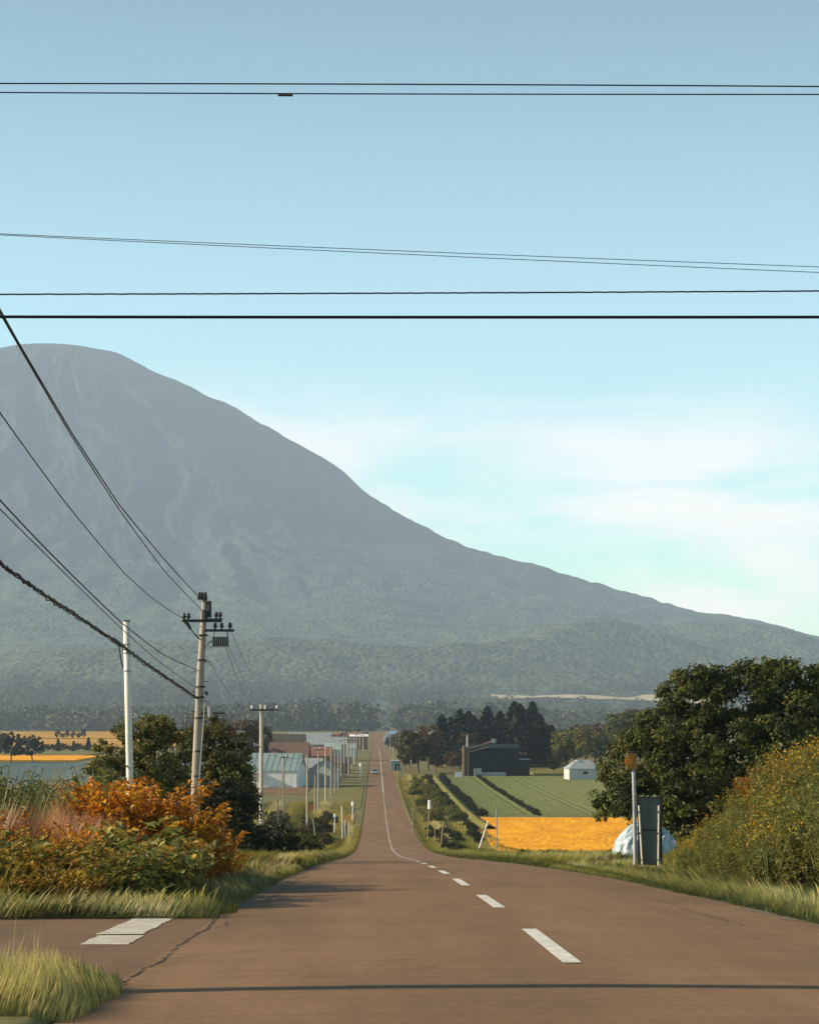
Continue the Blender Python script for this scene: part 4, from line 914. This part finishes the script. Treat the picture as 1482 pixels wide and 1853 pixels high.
for (a,Da),(b,Db) in zip(pp[:-1],pp[1:]):
    for o_ in (-.6,.6):
        A = P(*a,Da); B = P(*b,Db); A.x += o_; B.x += o_
        w = sagw(A, B, .8, .014, MT['wire_grey'], 'thin wire strung along the row of far roadside poles'); w['group'] = 'wires along the far poles'

# white pole
def white_pole():
    D = 58.0; x,y,z = on(238.5, D); t = thing('white_pole', 'slim white post with a dark cap standing in the orange bushes', 'pole', (x,y,z))
    tp = P(228.6,1124,D) - Vector((x,y,z))
    MB().tube([(0,0,-.3), tp*.5, tp],[.088,.086,.082],14).build('post', MT['white_pole'], t, smooth=True)
    MB().tube([tp-Vector((0,0,.012)), tp+Vector((0,0,.018))],[.094,.090],12).build('cap', MT['dark_metal'], t)
    for py in (1166,1182,1214): 
        f = (1124-py)/(1124-1560); c = tp*(1-f); MB().tube([c-Vector((0,0,.015)),c+Vector((0,0,.015))],[.094,.094],12).build('clip', MT['grey_metal'], t)
    c = tp*.9; MB().box(c+Vector((-.12,-.04,0)),(.12,.06,.06)).build('hook', MT['dark_metal'], t)
white_pole()

# ------------------------------------------------------------------ roadside signs, right
def sign_group():
    D = 54.5; k = D/F
    x,y,z = on(1150, D); t = thing('sign_pole', 'tall thin pole with an amber lamp head beside the dark sign back', 'sign pole', (x,y,z))
    q = lambda px,py,dy=0.: P(px,py,D) - Vector((x,y,z)) + Vector((0,dy,0))
    MB().tube([(0,0,-.3), q(1148,1450), q(1145.5,1364)],[.045,.045,.042],10).build('pole', MT['grey_metal'], t, smooth=True)
    h = MB().box(q(1143,1378,-.02),(.26,.14,.36), top=.75).build('lamp_head', MT['amber'], t)
    MB().tube([q(1137,1378,-.10), q(1137,1378,-.06)],[.09,.09],14).build('lens', MT['orange_sign'], h)
    MB().box(q(1146,1361,0),(.12,.16,.03)).build('lamp_cap', MT['dark_metal'], h)
    D2 = 51.5; x,y,z = on(1177, D2); k = D2/F; s = thing('roadside_sign', 'back of a narrow dark signboard on two thin pale legs', 'sign', (x,y,z), rz=R(-4))
    q = lambda px,py,dy=0.: P(px,py,D2) - Vector((x,y,z)) + Vector((0,dy,0))
    w = 41*k; c = q(1176,1504); hh = 121*k
    MB().box(c,(w,.022,hh)).build('board', mat('sign_back', (.055,.085,.082), .42, 0, 2.2, .1, col2=(.095,.125,.118), spec=.5, stretch=(2,1,.5), detail=8), s)
    for sx in (-1,1): MB().box(c+Vector((sx*(w/2),0,0)),(.035,.05,hh+.03)).build('frame_side', MT['dark_metal'], s)
    for sz in (-1,0.02,1): MB().box(c+Vector((0,-.012,sz*hh/2)),(w-.036,.035,.03)).build('frame_rail', MT['dark_metal'], s)
    for a,b in ((1156,1164.5),(1192,1190.5)):
        MB().tube([q(b,1600,-.06), q((a+b)/2,1530,-.05), q(a,1458,-.05)],[.021,.021,.020],8).build('leg', MT['white_pole'], s)
    for a,b in ((1156,1164.5),(1192,1190.5)):
        for py in (1470,1508,1556):
            px = a + (b-a)*(py-1458)/142.; MB().box(q(px,py,-.055),(.075,.03,.035)).build('bracket', MT['grey_metal'], s)
            for e in (-.03,.03): MB().tube([q(px,py,-.07)+Vector((e,0,0)), q(px,py,-.082)+Vector((e,0,0))],[.009,.009],6).build('bolt', MT['dark_metal'], s)
    MB().tube([q(1197,1602,.1), q(1197,1500,.05)],[.02,.02],8).build('leg', MT['dark_metal'], s)
sign_group()
# plastic covered heap
def tarp():
    D = 70.; k = D/F; x,y,z = on(1168, D); q = np.random.default_rng(4)
    t = thing('covered_heap', 'heap under crumpled pale blue plastic sheet behind the dark sign', 'covered heap', (x,y,z))
    nu, nv = 121, 50; U, Vv = np.meshgrid(np.linspace(0,2*np.pi,nu), np.linspace(0,1,nv))
    rx, ry, h = .98, .9, 1.28+.0
    e = np.cos(Vv*np.pi/2)**.45
    cx_, sx_ = np.sign(np.cos(U))*np.abs(np.cos(U))**.7, np.sign(np.sin(U))*np.abs(np.sin(U))**.7
    X = rx*e*cx_; Y = ry*e*sx_; Z = h*np.sin(Vv*np.pi/2)**.8
    Z = Z*(1 - .28*smooth(.1,1,X/rx*-1) - .25*smooth(.2,.9,X/rx))
    fold = (np.abs(fbm(U*3.5+np.sin(Vv*5), Vv*3.0, 6, 3)-.5)*-2+.25)*.36; X = X*(1+fold*.6); Y = Y*(1+fold*.6); Z = Z*(1+fold*.5) - .05
    i = np.arange(nu*nv).reshape(nv,nu); qd = np.stack([i[:-1,:-1].ravel(), i[:-1,1:].ravel(), i[1:,1:].ravel(), i[1:,:-1].ravel()],1)
    m = mat('plastic_sheet', (.24,.33,.38), .35, 0, 2.5, .4, col2=(.42,.50,.54), spec=.5)
    link('sheet', np_mesh('sheet', np.stack([X,Y,Z],2).reshape(-1,3), [qd], smooth=True), m, t)
tarp()
# small stakes and delineators
def stake(px0, py0, px1, D, w, label, m='white_paint', head=None, group=None):
    x,y,z = on(px1, D); k = D/F; t = thing('marker_post', label, 'marker post', (x,y,z), group=group)
    tp = P(px0,py0,D) - Vector((x,y,z)); MB().tube([(0,0,-.2), tp],[w/2,w/2],7).build('post', MT[m], t)
    if head: MB().tube([tp-Vector((0,0,.1)), tp+Vector((0,0,head))],[w*1.5,w*1.1],8).build('reflector', MT['white_paint'], t)
stake(898.5,1466,898.5,157,.085,'straight slim grey white post by the orange field corner','grey_metal')
stake(883,1487,863,190,.11,'leaning white post left of the straight one by the orange field')
stake(803,1486,796,215,.11,'leaning pale stake on the verge left of the leaning white post','wood')
stake(787,1489,787,250,.10,'short upright stake behind the leaning pale stake','wood')
stake(777,1463,773,262,.13,'short post with a white reflector top on the right verge','wood',.9)
stake(747,1462,747,290,.12,'small pale post close to the right road edge in the dip','wood')
stake(606,1478,605,290,.12,'white marker with a wide reflector on the left grass slope','white_paint',.35)
stake(618.5,1459,619.5,262,.12,'tall white post on the left verge nearest the road dip')
stake(624,1484,624,268,.08,'thin white post beside the tall white verge post')
stake(631,1487,631,275,.08,'short white post close to the left road edge')
stake(638.5,1457,638,345,.16,'white marker post with a broad top beside the meadow','white_paint',.5)
stake(634,1455,634,350,.10,'thin pale stake left of the broad topped marker','wood')
stake(652.5,1386,652.5,560,.25,'white marker on the far left verge near the car','white_paint',.6)
stake(566.5,1484,574,235,.12,'leaning grey stake on the grass slope below the orange sign','old_pole')
stake(453,1421,454,300,.12,'short pale stake left of the second utility pole','wood')
stake(463,1402,465,290,.12,'tall pale stake just left of the second utility pole','wood')
stake(503,1447,503,300,.14,'short pale stub post right of the slanting brace','wood')
stake(720,1385,720,560,.22,'short brown post right of the far road','wood')
stake(727,1378,726,560,.26,'thick brown post right of the far road','wood')
stake(744,1375,745,590,.3,'pale bare trunk stub among the roadside trees','wood')

# ------------------------------------------------------------------ buildings
C_ = {}
def bm(n, c, **k):
    if n not in C_: C_[n] = mat('b_'+n, c, k.pop('rough',.8), .14, .6, .2, spec=.12, **k)
    return C_[n]
def house(name, label, px, D, w, d, h, rise, wall, roof, rz=0.0, axis='x', windows=(), doors=(), over=.25, cat='building', chimney=None, panels=0, hip=0.0):
    """px = centre of the front in the photo; front faces the camera; ridge along local x ('x') or y ('y')"""
    x,y,z = on(px, D); z -= .05; t = thing(name, label, cat, (x,y+d/2,z), rz)
    W2, D2 = w/2, d/2
    if axis == 'x': V = [(-W2,-D2,-.3),(W2,-D2,-.3),(W2,D2,-.3),(-W2,D2,-.3),(-W2,-D2,h),(W2,-D2,h),(W2,D2,h),(-W2,D2,h),(-W2+hip,0,h+rise),(W2-hip,0,h+rise)]; Q=[(0,1,5,4),(2,3,7,6)]; T=[(5,9,6),(7,8,4)]; Q+=[(1,2,6,5),(3,0,4,7)]
    else: V = [(-W2,-D2,-.3),(W2,-D2,-.3),(W2,D2,-.3),(-W2,D2,-.3),(-W2,-D2,h),(W2,-D2,h),(W2,D2,h),(-W2,D2,h),(0,-D2,h+rise),(0,D2,h+rise)]; Q=[(0,1,5,4),(2,3,7,6),(1,2,6,5),(3,0,4,7)]; T=[(4,5,8),(6,7,9)]
    if rise <= 0: T=[]; 
    if hip: T = []
    MB().add(V,Q,T).build('wall', bm(*wall), t)
    e = over; s_ = rise/(D2 if axis=='x' else W2); th=.14
    if rise > 0:
        rf = MB()
        if axis == 'x':
            for sg in (-1,1):
                a = np.array([(-W2-e,sg*(D2+e),h-e*s_+.03),(W2+e,sg*(D2+e),h-e*s_+.03),(W2+e-hip,0,h+rise+.03),(-W2-e+hip,0,h+rise+.03)])
                rf.add(np.concatenate([a,a+[0,0,th]]),[(0,1,2,3),(4,5,6,7),(0,1,5,4),(1,2,6,5),(2,3,7,6),(3,0,4,7)])
            if hip:
                for sg in (-1,1):
                    rf.add([(sg*(W2+e),-D2-e,h-e*s_+.03+th),(sg*(W2+e),D2+e,h-e*s_+.03+th),(sg*(W2+e-hip),0,h+rise+.03+th)],(),[(0,1,2)])
        else:
            for sg in (-1,1):
                a = np.array([(sg*(W2+e),-D2-e,h-e*s_+.03),(sg*(W2+e),D2+e,h-e*s_+.03),(0,D2+e,h+rise+.03),(0,-D2-e,h+rise+.03)])
                rf.add(np.concatenate([a,a+[0,0,th]]),[(0,1,2,3),(4,5,6,7),(0,1,5,4),(1,2,6,5),(2,3,7,6),(3,0,4,7)])
        ro = rf.build('roof', bm(*roof), t)
    else:
        ro = MB().box((0,0,h+.1),(w+2*e,d+2*e,.2)).build('roof', bm(*roof), t)
    for (cx,cz,ww,wh) in windows:
        f = MB().box((cx,-D2-.03,cz),(ww,.08,wh)).build('window', MT['white_paint'], t)
        MB().box((cx,-D2-.085,cz),(ww*.86,.03,wh*.84)).build('pane', MT['glass_dark'], f)
    for (cx,ww,wh,c) in doors: MB().box((cx,-D2-.04,wh/2-.05),(ww,.08,wh)).build('door', bm(*c), t)
    if panels:
        for i in range(panels): MB().box((-W2+(i+.5)*w/panels,-D2-.03,h/2),(w/panels-.07,.05,h-.12)).build('wall_panel', bm(*wall), t)
    if chimney: MB().box((chimney[0],chimney[1],h+rise+.3),(.6,.6,1.2)).build('chimney', bm(*chimney[2]), ro)
    return t
PALE=('pale',(.70,.70,.66)); TEALR=('teal_roof',(.20,.27,.275)); BROWNR=('brown_roof',(.17,.105,.085)); GREYR=('grey_roof',(.26,.29,.30)); WHITEB=('white',(.74,.75,.74)); DARKB=('dark',(.010,.020,.022)); GREYW=('grey',(.34,.36,.36)); TEALP=('teal_pale',(.30,.42,.40)); BROWNW=('brown',(.20,.13,.09))
DARKR=('dark_roof',(.075,.065,.060)); BLUER=('blue_roof',(.20,.30,.42)); RUSTR=('rust_roof',(.26,.12,.09))
b = house('barn', 'pale barn with a teal roof and shaded gable beside the pole row', 497, 512, 11.6, 10.0, 3.7, 3.6, PALE, TEALR, rz=R(-10), axis='x', panels=5, doors=((3.2,2.6,2.6,PALE),))
for i in range(9): MB().box((-5.4+i*1.35, -2.72, 5.60),(.05,6.2,.05), Matrix.Rotation(math.atan2(3.6,5.0),3,'X')).build('roof_seam', bm(*TEALR), b)
MB().box((5.86,1.0,5.4),(.06,.8,.9)).build('gable_vent', MT['dark_metal'], b)
MB().box((-4.4,-6.0,3.3),(5.2,2.6,.16)).build('lean_to_roof', bm(*WHITEB), b)
for cx in (-6.8,-4.4,-2.0): MB().box((cx,-7.1,1.5),(.14,.14,3.4)).build('lean_to_post', bm(*PALE), b)
house('house', 'long brown roofed house behind the pale barn', 523, 575, 9.5, 8, 4.8, 3.7, BROWNW, BROWNR, rz=R(-4))
house('long_shed', 'long low dark roofed shed above the brown roofed house', 521, 690, 9.6, 8, 7.0, 2.2, WHITEB, DARKR, rz=R(-2), windows=((-3,5.6,1.2,1.0),(0,5.6,1.2,1.0),(3,5.6,1.2,1.0)))
house('shed', 'small grey shed with horizontal siding right of the pale barn', 585, 520, 5.6, 7, 3.2, 2.2, GREYW, GREYR, rz=R(-14), axis='y')
house('shed', 'small pale lean shed hidden behind the grey siding shed', 567, 540, 4, 5, 3.6, 2, PALE, GREYR, rz=R(-8))
house('greenhouse', 'long pale grey roofed building beyond the brown roofed house', 588, 760, 14, 10, 5.2, 2.4, GREYW, GREYR)
house('greenhouse', 'low teal roofed outbuilding left of the tallest far pole', 602, 690, 4.4, 6, 4.8, 1.8, TEALP, TEALP)
house('house', 'small brown gabled house between grey sheds and far poles', 578, 640, 6.5, 6, 4.0, 2.3, BROWNW, RUSTR)
house('shed', 'far shed under a bright white strip roof near the road top', 649, 1120, 8.5, 8, 6.2, .9, BROWNW, WHITEB)
house('house', 'far rust roofed house left of the white strip roof', 627, 1150, 11, 8, 6.5, 1.6, GREYW, RUSTR)
house('house', 'far grey roofed house on the plain above the long dark shed', 560, 1000, 18, 9, 5.4, 2.4, GREYW, GREYR)
house('house', 'far low house with dark roof at the plain edge', 470, 900, 12, 8, 4.5, 2.0, WHITEB, DARKR)
house('gabled_house', 'bright white gabled shed with blue roof right of the road top', 699.5, 1420, 3.4, 8, 3.4, 1.5, WHITEB, BLUER, axis='y', rz=R(0))
house('long_shed', 'low blue roofed shed behind the bright white gabled shed', 711, 1440, 5.2, 6, 3.8, 1.6, GREYW, BLUER)
house('roadside_shed', 'little flat roofed grey shed right of the far road', 717, 640, 2.9, 3, 2.6, 0, TEALP, WHITEB, doors=((.3,1.2,1.9,DARKB),))
w_ = house('white_house', 'small white house with one dark window beside the big tree', 1056, 560, 7.6, 7, 2.7, 1.9, ('off_white',(.46,.47,.46)), GREYR, rz=R(6), hip=2.4, windows=((.1,1.75,1.5,.95),))
MB().box((-1.2,-.4,4.5),(.9,.9,.5)).build('roof_vent', bm(*WHITEB), w_)
for i in range(9): MB().box((0,-3.52,.15+i*.28),(7.5,.05,.255)).build('siding_board', bm('off_white',(.46,.47,.46)), w_)
house('house', 'little white walled house with a rust roof low beside the barn', 459, 640, 6, 6, 4.2, 2.4, WHITEB, RUSTR, rz=R(-6), windows=((1,2.4,1.2,1.1),))
house('shed', 'small pale shed between the teal outbuilding and the far poles', 633, 800, 4.2, 5, 3.4, 1.5, PALE, GREYR)
house('shed', 'brown shed low beside the row of far poles', 618, 610, 4.6, 5, 2.6, 1.6, BROWNW, DARKR)
# dark barn with the grain leg
D = 588; k = D/F
dB = house('dark_barn', 'big dark barn with a sloping conveyor and two tall posts', 891, D, 13.0, 11, 6.9, .9, DARKB, DARKB, rz=0)
zb = float(gz(G(891,D), D)) - .05; by_ = D + 5.5; bx_ = G(891,D)
def L(px,py,dy=-5.8): v = P(px,py,D); return Vector((v.x-bx_, dy, v.z-zb))
MB().box((0,0,0),(.01,.01,.01)) 
a = MB().box((7.7,-.5,2.0),(3.2,9,4.2)).build('annex', bm(*DARKB), dB)
MB().box((7.7,-.5,4.2),(3.6,9.4,.2)).build('annex_roof', bm(*GREYR), a)
for i in range(8): MB().box((-6.0+i*1.62,-5.54,3.4),(1.45,.07,6.4)).build('wall_panel', bm(*DARKB), dB)
for px in (839,846): MB().tube([L(px,1409,-6.4),L(px,1350 if px==839 else 1352,-6.4)],[.34,.34],8).build('tower_post', bm(*BROWNW), dB)
MB().tube([L(845.5,1352,-6.4),L(845.5,1331,-6.4)],[.30,.22],8).build('tower_head', bm(*GREYW), dB)
MB().tube([L(846,1356,-6.5),L(872,1348,-6.5),L(899,1339,-6.5)],[.26,.26,.26],6).build('conveyor', bm(*BROWNW), dB)
MB().tube([L(846,1362,-6.5),L(884,1352,-6.5)],[.10,.10],6).build('conveyor_rail', bm(*GREYW), dB)
for px in (856,872,888): MB().tube([L(px,1354-(px-846)*.30,-6.5),L(px+2,1359-(px-846)*.27,-6.5)],[.07,.07],5).build('conveyor_strut', bm(*GREYW), dB)
MB().box(L(893,1341,-6.5),(1.0,.7,1.1)).build('conveyor_motor', bm(*GREYW), dB)
MB().box(L(864,1399,-6.6),(1.9,1.6,2.2)).build('feed_bin', bm(*GREYW), dB)
MB().box(L(893,1401,-6.2),(6,.8,.9)).build('loading_ramp', bm(*GREYW), dB)
for px,py,l in ((830,1400,'white box standing left of the dark barn posts'),(781,1395,'pale yellow box at the head of the grassy bank')):
    x,y,z = on(px, 575); t = thing('crate', l, 'crate', (x,y,z)); MB().box((0,0,.7),(1.5,1.2,1.5)).build('body', MT['white_paint'] if px==830 else bm('cream',(.6,.48,.2)), t); MB().box((0,0,1.5),(1.6,1.3,.1)).build('lid', MT['grey_metal'], t)

# ------------------------------------------------------------------ car far down the road
def car():
    D = 600.0; x = G(678,D); z = float(road_z(np.array(x),np.array(D))); t = thing('car', 'small silver car in the far lane driving away', 'car', (x,D,z), rz=0)
    # cross sections front (+y) to back (-y): y, half width, sill z, shoulder z
    body = MB(); sec = [(-1.85,.72,.45,.82),(-1.7,.82,.32,.95),(-.9,.84,.28,.98),(.6,.84,.28,.95),(1.4,.82,.30,.85),(1.8,.72,.40,.70)]
    V=[]; 
    for y_,w_2,z0,z1 in sec: V += [(-w_2,y_,z0),(-w_2*1.02,y_,(z0+z1)/2),(-w_2*.94,y_,z1),(w_2*.94,y_,z1),(w_2*1.02,y_,(z0+z1)/2),(w_2,y_,z0)]
    Q=[(i*6+j, i*6+(j+1)%6, (i+1)*6+(j+1)%6, (i+1)*6+j) for i in range(len(sec)-1) for j in range(6)]
    body.add(V, Q); body.add([V[i] for i in range(6)],[(0,1,4,5),(1,2,3,4)]); body.add([V[30+i] for i in range(6)],[(0,1,4,5),(1,2,3,4)])
    cp = mat('car_paint', (.45,.46,.48), .3, .03, 3, spec=.5, metal=.2); bo = body.build('body', cp, t)
    cab = MB(); cab.add([(-.74,-1.65,.94),(.74,-1.65,.94),(.78,.75,.94),(-.78,.75,.94),(-.60,-1.25,1.48),(.60,-1.25,1.48),(.62,.05,1.50),(-.62,.05,1.50)],[(4,5,6,7),(0,1,5,4),(1,2,6,5),(2,3,7,6),(3,0,4,7)])
    c = cab.build('cabin', cp, t)
    MB().add([(-.62,-1.612,1.02),(.62,-1.612,1.02),(.53,-1.32,1.42),(-.53,-1.32,1.42)],[(0,1,2,3)]).build('rear_window', MT['glass_dark'], c)
    for s in (-1,1):
        MB().add([(s*.772,-1.4,1.02),(s*.785,.5,1.02),(s*.655,.02,1.43),(s*.645,-1.15,1.43)],[(0,1,2,3)]).build('side_window', MT['glass_dark'], c)
        MB().box((s*.66,-1.84,.80),(.16,.06,.20)).build('tail_light', mat('tail_red',(.35,.02,.015),.3) if s<0 else bpy.data.materials['tail_red'], t)
        MB().box((s*.90,.45,1.0),(.16,.10,.12)).build('wing_mirror', cp, t)
        for y_ in (-1.15,1.15): MB().tube([(s*.62,y_,.3),(s*.84,y_,.3)],[.3,.3],14).build('wheel', MT['wire_black'], t)
    MB().box((0,-1.87,.62),(.36,.02,.17)).build('number_plate', MT['white_paint'], t)
    MB().box((0,-1.84,.42),(1.45,.10,.16)).build('bumper', MT['dark_metal'], t)
car()
